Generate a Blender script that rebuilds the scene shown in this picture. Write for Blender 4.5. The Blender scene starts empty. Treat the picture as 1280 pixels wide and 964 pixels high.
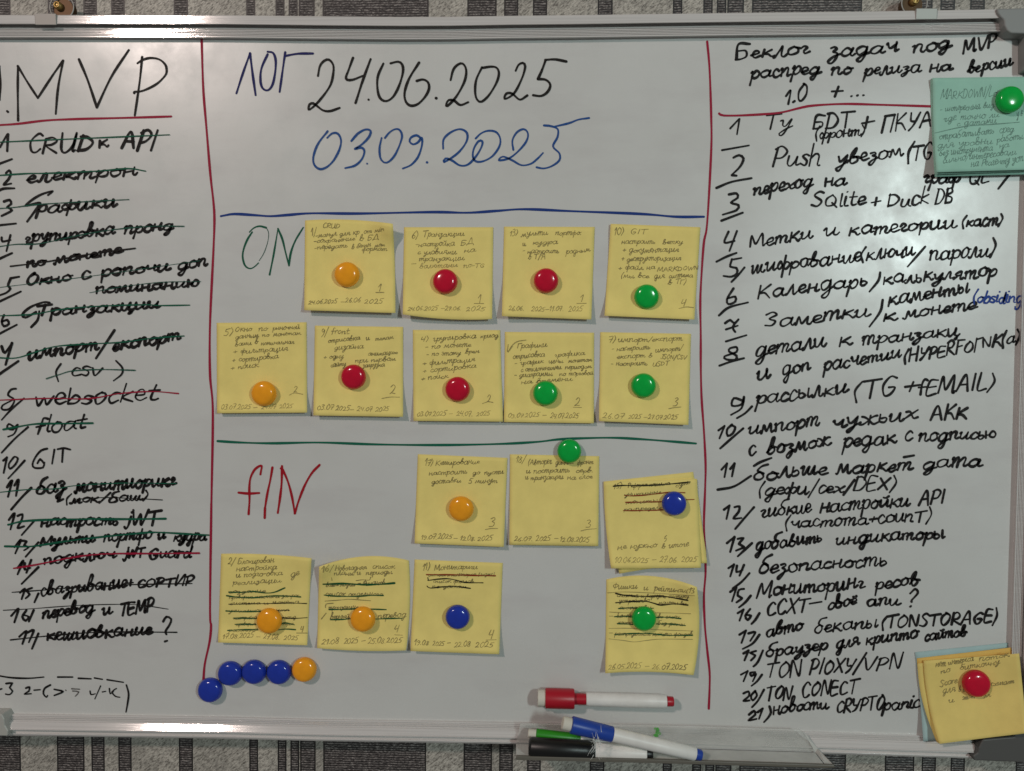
import bpy, bmesh, math, random
from mathutils import Vector, Matrix
R = random.Random(7)
scene = bpy.context.scene
COL = scene.collection

# ------------------------------------------------------------------ camera
D = 0.67                                   # metres from the lens to the writing surface (the plane y = 0)
FPX, CX, CY = 1005.0, 640.0, 482.0         # the photograph's focal length and centre, 1280 x 964
cam = bpy.data.cameras.new('camera')
cam.sensor_width = 36.0
cam.lens = FPX / 1280 * 36
cam.clip_start, cam.clip_end = 0.01, 60
camo = bpy.data.objects.new('camera', cam)
COL.objects.link(camo)
CAMR = (Matrix.Rotation(math.radians(1.944), 3, 'Z') @ Matrix.Rotation(math.radians(90 - 1.928), 3, 'X')
        @ Matrix.Rotation(math.radians(0.399), 3, 'Z'))
camo.matrix_world = Matrix.Translation((0, -D, 0)) @ CAMR.to_4x4()
scene.camera = camo
scene.cycles.filter_width = 1.5

# ------------------------------------------------------------------ room light
w = bpy.data.worlds.new('World')
scene.world = w
w.use_nodes = True
w.node_tree.nodes['Background'].inputs[0].default_value = (0.87, 0.89, 0.87, 1)
w.node_tree.nodes['Background'].inputs[1].default_value = 0.115


def lamp(name, loc, target, size, size_y, power, colour):
    l = bpy.data.lights.new(name, 'AREA')
    l.shape = 'RECTANGLE'
    l.size, l.size_y, l.energy, l.color = size, size_y, power, colour
    o = bpy.data.objects.new(name, l)
    o.location = loc
    o.rotation_euler = (Vector(target) - Vector(loc)).to_track_quat('-Z', 'Y').to_euler()
    COL.objects.link(o)


lamp('warm_lamp', (-1.26, -1.90, 1.12), (0.0, 0, -0.1), 0.17, 0.17, 20.5, (1.0, 0.83, 0.765))
lamp('cool_lamp', (1.18, -2.00, 0.43), (0.1, 0, -0.05), 0.10, 0.30, 15.8, (0.82, 1.0, 0.97))
scene.view_settings.view_transform = 'Standard'
scene.view_settings.look = 'None'
scene.view_settings.exposure = 0.0
scene.view_settings.gamma = 1.0


def at(px, py, h=0.0):
    """the point h metres in front of the writing surface that the photograph shows at (px, py)"""
    d = CAMR @ Vector(((px - CX) / FPX, -(py - CY) / FPX, -1.0))
    t = (D - h) / d.y
    return Vector((d.x * t, -h, d.z * t))


def mm_px(px, py, h=0.0):
    """metres per photograph pixel there"""
    return (at(px + 1, py, h) - at(px, py, h)).length


# ------------------------------------------------------------------ materials
def mat(name, col, rough=0.5, metal=0.0, coat=0.0, spec=0.5):
    m = bpy.data.materials.new(name)
    m.use_nodes = True
    b = m.node_tree.nodes['Principled BSDF']
    b.inputs['Base Color'].default_value = (*col, 1)
    b.inputs['Roughness'].default_value = rough
    b.inputs['Metallic'].default_value = metal
    b.inputs['Coat Weight'].default_value = coat
    b.inputs['Specular IOR Level'].default_value = spec
    m['bsdf'] = 1
    return m


def nodes(m):
    nt = m.node_tree
    return nt, nt.nodes, nt.links, nt.nodes['Principled BSDF']


def coords(m, scale=(1, 1, 1), rot=(0, 0, 0)):
    nt, N, L, b = nodes(m)
    tc = N.new('ShaderNodeTexCoord')
    mp = N.new('ShaderNodeMapping')
    mp.inputs['Scale'].default_value = scale
    mp.inputs['Rotation'].default_value = rot
    L.new(tc.outputs['Object'], mp.inputs['Vector'])
    return mp.outputs['Vector']


def noise(m, vec, scale, detail=4, rough=0.6):
    n = m.node_tree.nodes.new('ShaderNodeTexNoise')
    n.inputs['Scale'].default_value = scale
    n.inputs['Detail'].default_value = detail
    n.inputs['Roughness'].default_value = rough
    m.node_tree.links.new(vec, n.inputs['Vector'])
    return n.outputs['Fac']


def ramp(m, fac, stops):
    r = m.node_tree.nodes.new('ShaderNodeValToRGB')
    e = r.color_ramp.elements
    while len(e) < len(stops):
        e.new(0.5)
    for k, (p, c) in enumerate(stops):
        e[k].position = p
        e[k].color = (*c, 1) if len(c) == 3 else c
    m.node_tree.links.new(fac, r.inputs['Fac'])
    return r.outputs['Color']


def bump(m, fac, strength=0.2, dist=0.0005):
    nt, N, L, b = nodes(m)
    bp = N.new('ShaderNodeBump')
    bp.inputs['Strength'].default_value = strength
    bp.inputs['Distance'].default_value = dist
    L.new(fac, bp.inputs['Height'])
    L.new(bp.outputs['Normal'], b.inputs['Normal'])


def to_base(m, sock):
    m.node_tree.links.new(sock, m.node_tree.nodes['Principled BSDF'].inputs['Base Color'])


M = {}
# the white enamel: slightly smudged
m = M['board'] = mat('white_enamel', (0.6, 0.6, 0.58), 0.3, spec=0.45)
v = coords(m)
to_base(m, ramp(m, noise(m, v, 9, 5), [(0.3, (0.575, 0.572, 0.555)), (0.55, (0.605, 0.605, 0.59)), (0.8, (0.625, 0.628, 0.612))]))
r_ = ramp(m, noise(m, v, 26, 6), [(0.35, (0.24,) * 3), (0.75, (0.38,) * 3)])
m.node_tree.links.new(r_, m.node_tree.nodes['Principled BSDF'].inputs['Roughness'])
sm = noise(m, coords(m, (3, 3, 11), (0, math.radians(20), 0)), 2.2, 6, 0.62)
old = m.node_tree.nodes['Principled BSDF'].inputs['Base Color'].links[0].from_socket
mx = m.node_tree.nodes.new('ShaderNodeMix')
mx.data_type = 'RGBA'; mx.blend_type = 'MULTIPLY'; mx.inputs[0].default_value = 1
m.node_tree.links.new(old, mx.inputs[6])
m.node_tree.links.new(ramp(m, sm, [(0.36, (0.95, 0.94, 0.945)), (0.50, (1, 1, 1)), (0.72, (0.99, 0.993, 0.988))]), mx.inputs[7])
to_base(m, mx.outputs[2])
bump(m, noise(m, v, 70, 2), 0.05, 0.0004)

# brushed aluminium
m = M['alu'] = mat('brushed_aluminium', (0.62, 0.60, 0.59), 0.085, 0.18)
v = coords(m, (4, 900, 900))
to_base(m, ramp(m, noise(m, v, 1.5, 3), [(0.3, (0.62, 0.595, 0.58)), (0.7, (0.76, 0.73, 0.715))]))
bump(m, noise(m, coords(m, (6, 1600, 1600)), 1.0, 2), 0.12, 0.0002)
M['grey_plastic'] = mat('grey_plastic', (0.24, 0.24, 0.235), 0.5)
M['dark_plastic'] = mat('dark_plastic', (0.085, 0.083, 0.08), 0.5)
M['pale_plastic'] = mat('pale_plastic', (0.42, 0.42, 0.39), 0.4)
for k, al in (('tray', 0.85), ('tray_plate', 0.34)):
    m = M[k] = mat('clear_grey_plastic', (0.5, 0.51, 0.48), 0.28)
    to_base(m, ramp(m, noise(m, coords(m, (1, 1, 4)), 28, 5), [(0.35, (0.56, 0.57, 0.54)), (0.7, (0.74, 0.75, 0.72))]))
    m.node_tree.nodes['Principled BSDF'].inputs['Alpha'].default_value = al
M['tray_lip'] = mat('dark_tray_edge', (0.13, 0.12, 0.10), 0.45)
for k, c in {'magnet_red': (0.56, 0.004, 0.030), 'magnet_green': (0.0, 0.42, 0.055), 'magnet_blue': (0.015, 0.040, 0.38), 'magnet_orange': (0.94, 0.37, 0.014)}.items():
    m = M[k] = mat(k, c, 0.16, spec=0.5)
    to_base(m, ramp(m, noise(m, coords(m), 160, 3), [(0.3, tuple(x * 0.93 for x in c)), (0.7, tuple(min(1, x * 1.06) for x in c))]))
M['steel'] = mat('zinc_steel', (0.36, 0.35, 0.33), 0.55, 0.5)
M['bronze'] = mat('bronze_steel', (0.085, 0.045, 0.02), 0.5, 0.6)
M['brass'] = mat('brass', (0.42, 0.28, 0.10), 0.4, 0.85)
M['dark_hole'] = mat('dark_slot', (0.03, 0.02, 0.015), 0.6)
for k, c in {'red_cap': (0.42, 0.006, 0.02), 'blue_cap': (0.012, 0.055, 0.36), 'green_cap': (0.025, 0.27, 0.012), 'black_cap': (0.006, 0.006, 0.006)}.items():
    M[k] = mat(k, c, 0.38)
m = M['barrel'] = mat('white_barrel', (0.78, 0.76, 0.73), 0.42)
to_base(m, ramp(m, noise(m, coords(m), 90, 4), [(0.3, (0.72, 0.70, 0.67)), (0.6, (0.80, 0.78, 0.75))]))
m = M['felt'] = mat('eraser_felt', (0.66, 0.63, 0.55), 0.95, spec=0.1)
bump(m, noise(m, coords(m), 900, 3), 0.6, 0.0005)
M['lint'] = mat('white_lint', (0.75, 0.75, 0.73), 0.9)


def paper(name, c):
    m = mat(name, c, 0.75, spec=0.25)
    v = coords(m)
    to_base(m, ramp(m, noise(m, v, 55, 6), [(0.3, tuple(x * 0.93 for x in c)), (0.7, tuple(min(0.92, x * 1.05) for x in c))]))
    bump(m, noise(m, coords(m), 240, 4), 0.18, 0.0006)
    return m


M['yellow_paper'] = paper('yellow_paper', (0.85, 0.695, 0.225))
M['gold_paper'] = paper('gold_paper', (0.74, 0.47, 0.12))
M['mustard_paper'] = paper('mustard_paper', (0.78, 0.60, 0.19))
M['mint_paper'] = paper('mint_paper', (0.33, 0.58, 0.475))
M['blue_paper'] = paper('pale_blue_paper', (0.38, 0.52, 0.52))  # darker and greyer: the shadow on this sheet is in its colour


def ink(name, c, thin=0.0, rough=0.45, scale=420):
    """marker or pen line; where it runs dry the surface shows through"""
    m = mat(name, c, max(rough, 0.55), spec=0.12)
    nt, N, L, b = nodes(m)
    if thin > 0:
        f = noise(m, coords(m), scale, 4, 0.7)
        a = ramp(m, f, [(0.30, (1 - thin,) * 3), (0.62, (1.0,) * 3)])
        L.new(a, b.inputs['Alpha'])
    return m


M['black'] = ink('black_marker_ink', (0.010, 0.008, 0.008), 0.22, 0.5, 260)
M['black_thin'] = ink('dry_black_marker_ink', (0.012, 0.010, 0.009), 0.22, 0.5)
M['faded'] = ink('faded_black_ink', (0.11, 0.10, 0.095), 0.85, 0.6)
M['navy'] = ink('navy_marker_ink', (0.014, 0.016, 0.11), 0.2)
M['blue'] = ink('blue_marker_ink', (0.016, 0.075, 0.27), 0.3)
M['blue_line'] = ink('blue_line_ink', (0.014, 0.045, 0.22), 0.15)
M['royal'] = ink('bright_blue_ink', (0.02, 0.06, 0.30), 0.2)
M['green'] = ink('green_marker_ink', (0.006, 0.10, 0.055), 0.2)
M['green_line'] = ink('green_line_ink', (0.008, 0.125, 0.075), 0.15)
M['green_thin'] = ink('dry_green_marker_ink', (0.012, 0.085, 0.055), 0.45)
M['green_stain'] = ink('dried_green_ink', (0.10, 0.42, 0.08), 0.95, 0.5, 160)
M['red'] = ink('red_marker_ink', (0.36, 0.008, 0.018), 0.15)
M['crimson'] = ink('crimson_line_ink', (0.34, 0.012, 0.042), 0.2)
M['pen'] = ink('grey_pen_ink', (0.31, 0.25, 0.10), 0.5, 0.6, 700)
M['pen_dark'] = ink('dark_pen_ink', (0.21, 0.17, 0.075), 0.5, 0.6, 700)
M['pen_faint'] = ink('faint_pen_ink', (0.42, 0.345, 0.13), 0.6, 0.6, 700)
M['pen_mint'] = ink('grey_pen_on_mint', (0.17, 0.29, 0.245), 0.65, 0.6, 700)
M['felt_green'] = ink('green_felt_pen', (0.006, 0.085, 0.030), 0.3, 0.5)
M['felt_brown'] = ink('red_brown_felt_pen', (0.26, 0.030, 0.010), 0.35, 0.5)
M['felt_black'] = ink('black_felt_pen', (0.012, 0.012, 0.008), 0.25, 0.5)

# wallpaper
def chain(m, vec, scale, rot=(0, 0, 0)):
    mp = m.node_tree.nodes.new('ShaderNodeMapping')
    mp.inputs['Scale'].default_value = scale
    mp.inputs['Rotation'].default_value = rot
    m.node_tree.links.new(vec, mp.inputs['Vector'])
    return mp.outputs['Vector']


def mixc(m, a, b, mode):
    mx = m.node_tree.nodes.new('ShaderNodeMix')
    mx.data_type = 'RGBA'
    mx.blend_type = mode
    mx.inputs[0].default_value = 1
    m.node_tree.links.new(a, mx.inputs[6])
    m.node_tree.links.new(b, mx.inputs[7])
    return mx.outputs[2]


m = M['paper_light'] = mat('wallpaper_light', (0.4, 0.39, 0.36), 0.6)
v = coords(m, rot=(0, math.radians(38), 0))
f1 = noise(m, chain(m, v, (330, 800, 900)), 1.0, 4, 0.75)
c1 = ramp(m, f1, [(0.36, (0.13, 0.116, 0.10)), (0.46, (0.34, 0.315, 0.28)), (0.56, (0.52, 0.485, 0.43)), (0.72, (0.66, 0.62, 0.555))])
c2 = ramp(m, noise(m, coords(m, (1, 1, 0.6)), 34, 4), [(0.35, (0.74,) * 3), (0.65, (1, 1, 1))])
c3 = ramp(m, noise(m, coords(m), 620, 2, 0.5), [(0.74, (0, 0, 0)), (0.79, (0.5, 0.5, 0.48))])  # sparkle glints painted into the colour as pale dots
to_base(m, mixc(m, mixc(m, c1, c2, 'MULTIPLY'), c3, 'ADD'))
bump(m, f1, 0.5, 0.0008)
m = M['paper_dark'] = mat('wallpaper_dark', (0.05, 0.045, 0.045), 0.5)
wv = m.node_tree.nodes.new('ShaderNodeTexWave')
wv.bands_direction = 'Z'
wv.inputs['Scale'].default_value = 150
wv.inputs['Distortion'].default_value = 2.2
wv.inputs['Detail'].default_value = 3
wv.inputs['Detail Scale'].default_value = 2.0
m.node_tree.links.new(coords(m), wv.inputs['Vector'])
c1 = ramp(m, wv.outputs['Fac'], [(0.25, (0.10, 0.088, 0.088)), (0.8, (0.52, 0.49, 0.475))])
f1 = noise(m, coords(m, (520, 520, 900)), 1.0, 3, 0.7)
c2 = ramp(m, f1, [(0.36, (0.07, 0.06, 0.06)), (0.52, (0.27, 0.25, 0.25)), (0.66, (0.75, 0.72, 0.70))])
c3 = ramp(m, noise(m, coords(m), 760, 2, 0.6), [(0.745, (0, 0, 0)), (0.79, (0.75, 0.73, 0.70))])  # white glints on the dark stripes, added to the base colour
to_base(m, mixc(m, mixc(m, c1, c2, 'MULTIPLY'), c3, 'ADD'))
bump(m, wv.outputs['Fac'], 0.5, 0.0006)
M['paper_edge'] = mat('wallpaper_stripe_edge', (0.014, 0.011, 0.011), 0.5)


# ------------------------------------------------------------------ object helpers
def obj(name, bm, mats, parent=None, smooth=False):
    me = bpy.data.meshes.new(name)
    bm.to_mesh(me)
    bm.free()
    for mm in (mats if isinstance(mats, (list, tuple)) else [mats]):
        me.materials.append(M[mm])
    if smooth:
        for p in me.polygons:
            p.use_smooth = True
    o = bpy.data.objects.new(name, me)
    COL.objects.link(o)
    if parent is not None:
        o.parent = parent
    return o


def empty(name, loc=(0, 0, 0), label=None, cat=None, group=None):
    o = bpy.data.objects.new(name, None)
    o.empty_display_size = 0.02
    o.location = loc
    COL.objects.link(o)
    tag(o, label, cat, group)
    return o


def tag(o, label=None, cat=None, group=None, kind=None):
    for k, x in (('label', label), ('category', cat), ('group', group), ('kind', kind)):
        if x:
            o[k] = x
    return o


def prism(bm, pts_px, h0, h1, mi=0):
    """a solid whose front face shows the outline pts_px at height h1, running back to h0"""
    front = [at(x, y, h1) for x, y in pts_px]
    back = [Vector((p.x, -h0, p.z)) for p in front]
    vf = [bm.verts.new(p) for p in front]
    vb = [bm.verts.new(p) for p in back]
    fs = [bm.faces.new(vf), bm.faces.new(vb[::-1])]
    n = len(vf)
    for i in range(n):
        fs.append(bm.faces.new((vf[i], vb[i], vb[(i + 1) % n], vf[(i + 1) % n])))
    for f in fs:
        f.material_index = mi
    return fs


def bevel(o, width=0.001, seg=2):
    md = o.modifiers.new('bevel', 'BEVEL')
    md.width, md.segments, md.limit_method = width, seg, 'ANGLE'
    return o


# ------------------------------------------------------------------ pen strokes
def spline(pts, closed=False, step=2.0):
    """Catmull-Rom through the points"""
    if len(pts) == 2:
        return [Vector((*p, 0)).to_2d() for p in pts]
    P = [Vector(p) for p in pts]
    P = [P[0] * 2 - P[1]] + P + [P[-1] * 2 - P[-2]]
    out = []
    for i in range(1, len(P) - 2):
        a, b, c, d = P[i - 1], P[i], P[i + 1], P[i + 2]
        n = max(2, min(8, int((c - b).length / step) + 1))
        for k in range(n):
            t = k / n
            out.append(0.5 * ((2 * b) + (c - a) * t + (2 * a - 5 * b + 4 * c - d) * t * t + (3 * b - a - 3 * c + d) * t ** 3))
    out.append(P[-2])
    return out


LAYER = [0]


class Ink:
    """collects strokes, given in photograph pixels, into one mesh of flat pen lines lying on a surface"""
    def __init__(self, surf=None):
        self.bm = bmesh.new()
        self.surf = surf or (lambda p: at(p.x, p.y, 0.00022))
        self.used = 0

    def poly(self, pts, mi, dz):
        vs = []
        for p in pts:
            q = self.surf(p)
            vs.append(self.bm.verts.new((q.x, q.y - dz, q.z)))
        try:
            f = self.bm.faces.new(vs)
            f.material_index = mi
        except ValueError:
            pass

    def stroke(self, pts, w, mi=0, smooth=True, step=2.0, vary=0.12, taper=0.0):
        if len(pts) == 1:
            p = Vector(pts[0])
            pts = [p, p + Vector((0.4, 0.2))]
        S = spline(pts, step=step) if smooth else [Vector(p) for p in pts]
        S = [p for i, p in enumerate(S) if i == 0 or (p - S[i - 1]).length > 0.02]
        if len(S) < 2:
            return
        LAYER[0] = (LAYER[0] + 1) % 40
        dz = LAYER[0] * 4e-6
        ph = R.random() * 6
        n = len(S)
        ws = []
        for i in range(n):
            k = 1 + vary * math.sin(ph + i * 0.55)
            if taper:
                k *= 1 - taper * max(0, (i / (n - 1)) * 2 - 1)
            ws.append(w * k / 2)
        T = [(S[min(i + 1, n - 1)] - S[max(i - 1, 0)]).normalized() for i in range(n)]
        seg = [(S[i + 1] - S[i]).normalized() for i in range(n - 1)]
        Lp, Rp = [], []
        for i in range(n):
            N = Vector((-T[i].y, T[i].x))
            Lp.append(S[i] + N * ws[i]); Rp.append(S[i] - N * ws[i])
        for i in range(n - 1):
            a, b = i, i + 1
            sh_a = i > 0 and seg[i].dot(seg[i - 1]) < 0.55
            sh_b = i < n - 2 and seg[i].dot(seg[i + 1]) < 0.55
            N = Vector((-seg[i].y, seg[i].x))
            la, ra = (S[a] + N * ws[a], S[a] - N * ws[a]) if sh_a else (Lp[a], Rp[a])
            lb, rb = (S[b] + N * ws[b], S[b] - N * ws[b]) if sh_b else (Lp[b], Rp[b])
            self.poly([la, ra, rb, lb], mi, dz)
            if sh_b:
                self.disc(S[b], ws[b], mi, dz + 2e-6)
        self.cap(S[0], -T[0], ws[0], mi, dz)
        self.cap(S[-1], T[-1], ws[-1], mi, dz)

    def disc(self, p, r, mi, dz):
        self.poly([p + Vector((math.cos(a), math.sin(a))) * r for a in [k * math.pi / 4 for k in range(8)]], mi, dz)

    def cap(self, p, t, r, mi, dz):
        a0 = math.atan2(t.y, t.x)
        self.poly([p + Vector((math.cos(a0 + a), math.sin(a0 + a))) * r for a in (-math.pi / 2, -0.8, 0, 0.8, math.pi / 2)], mi, dz)

    def done(self, name, mats, parent):
        return obj(name, self.bm, mats, parent)


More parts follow.
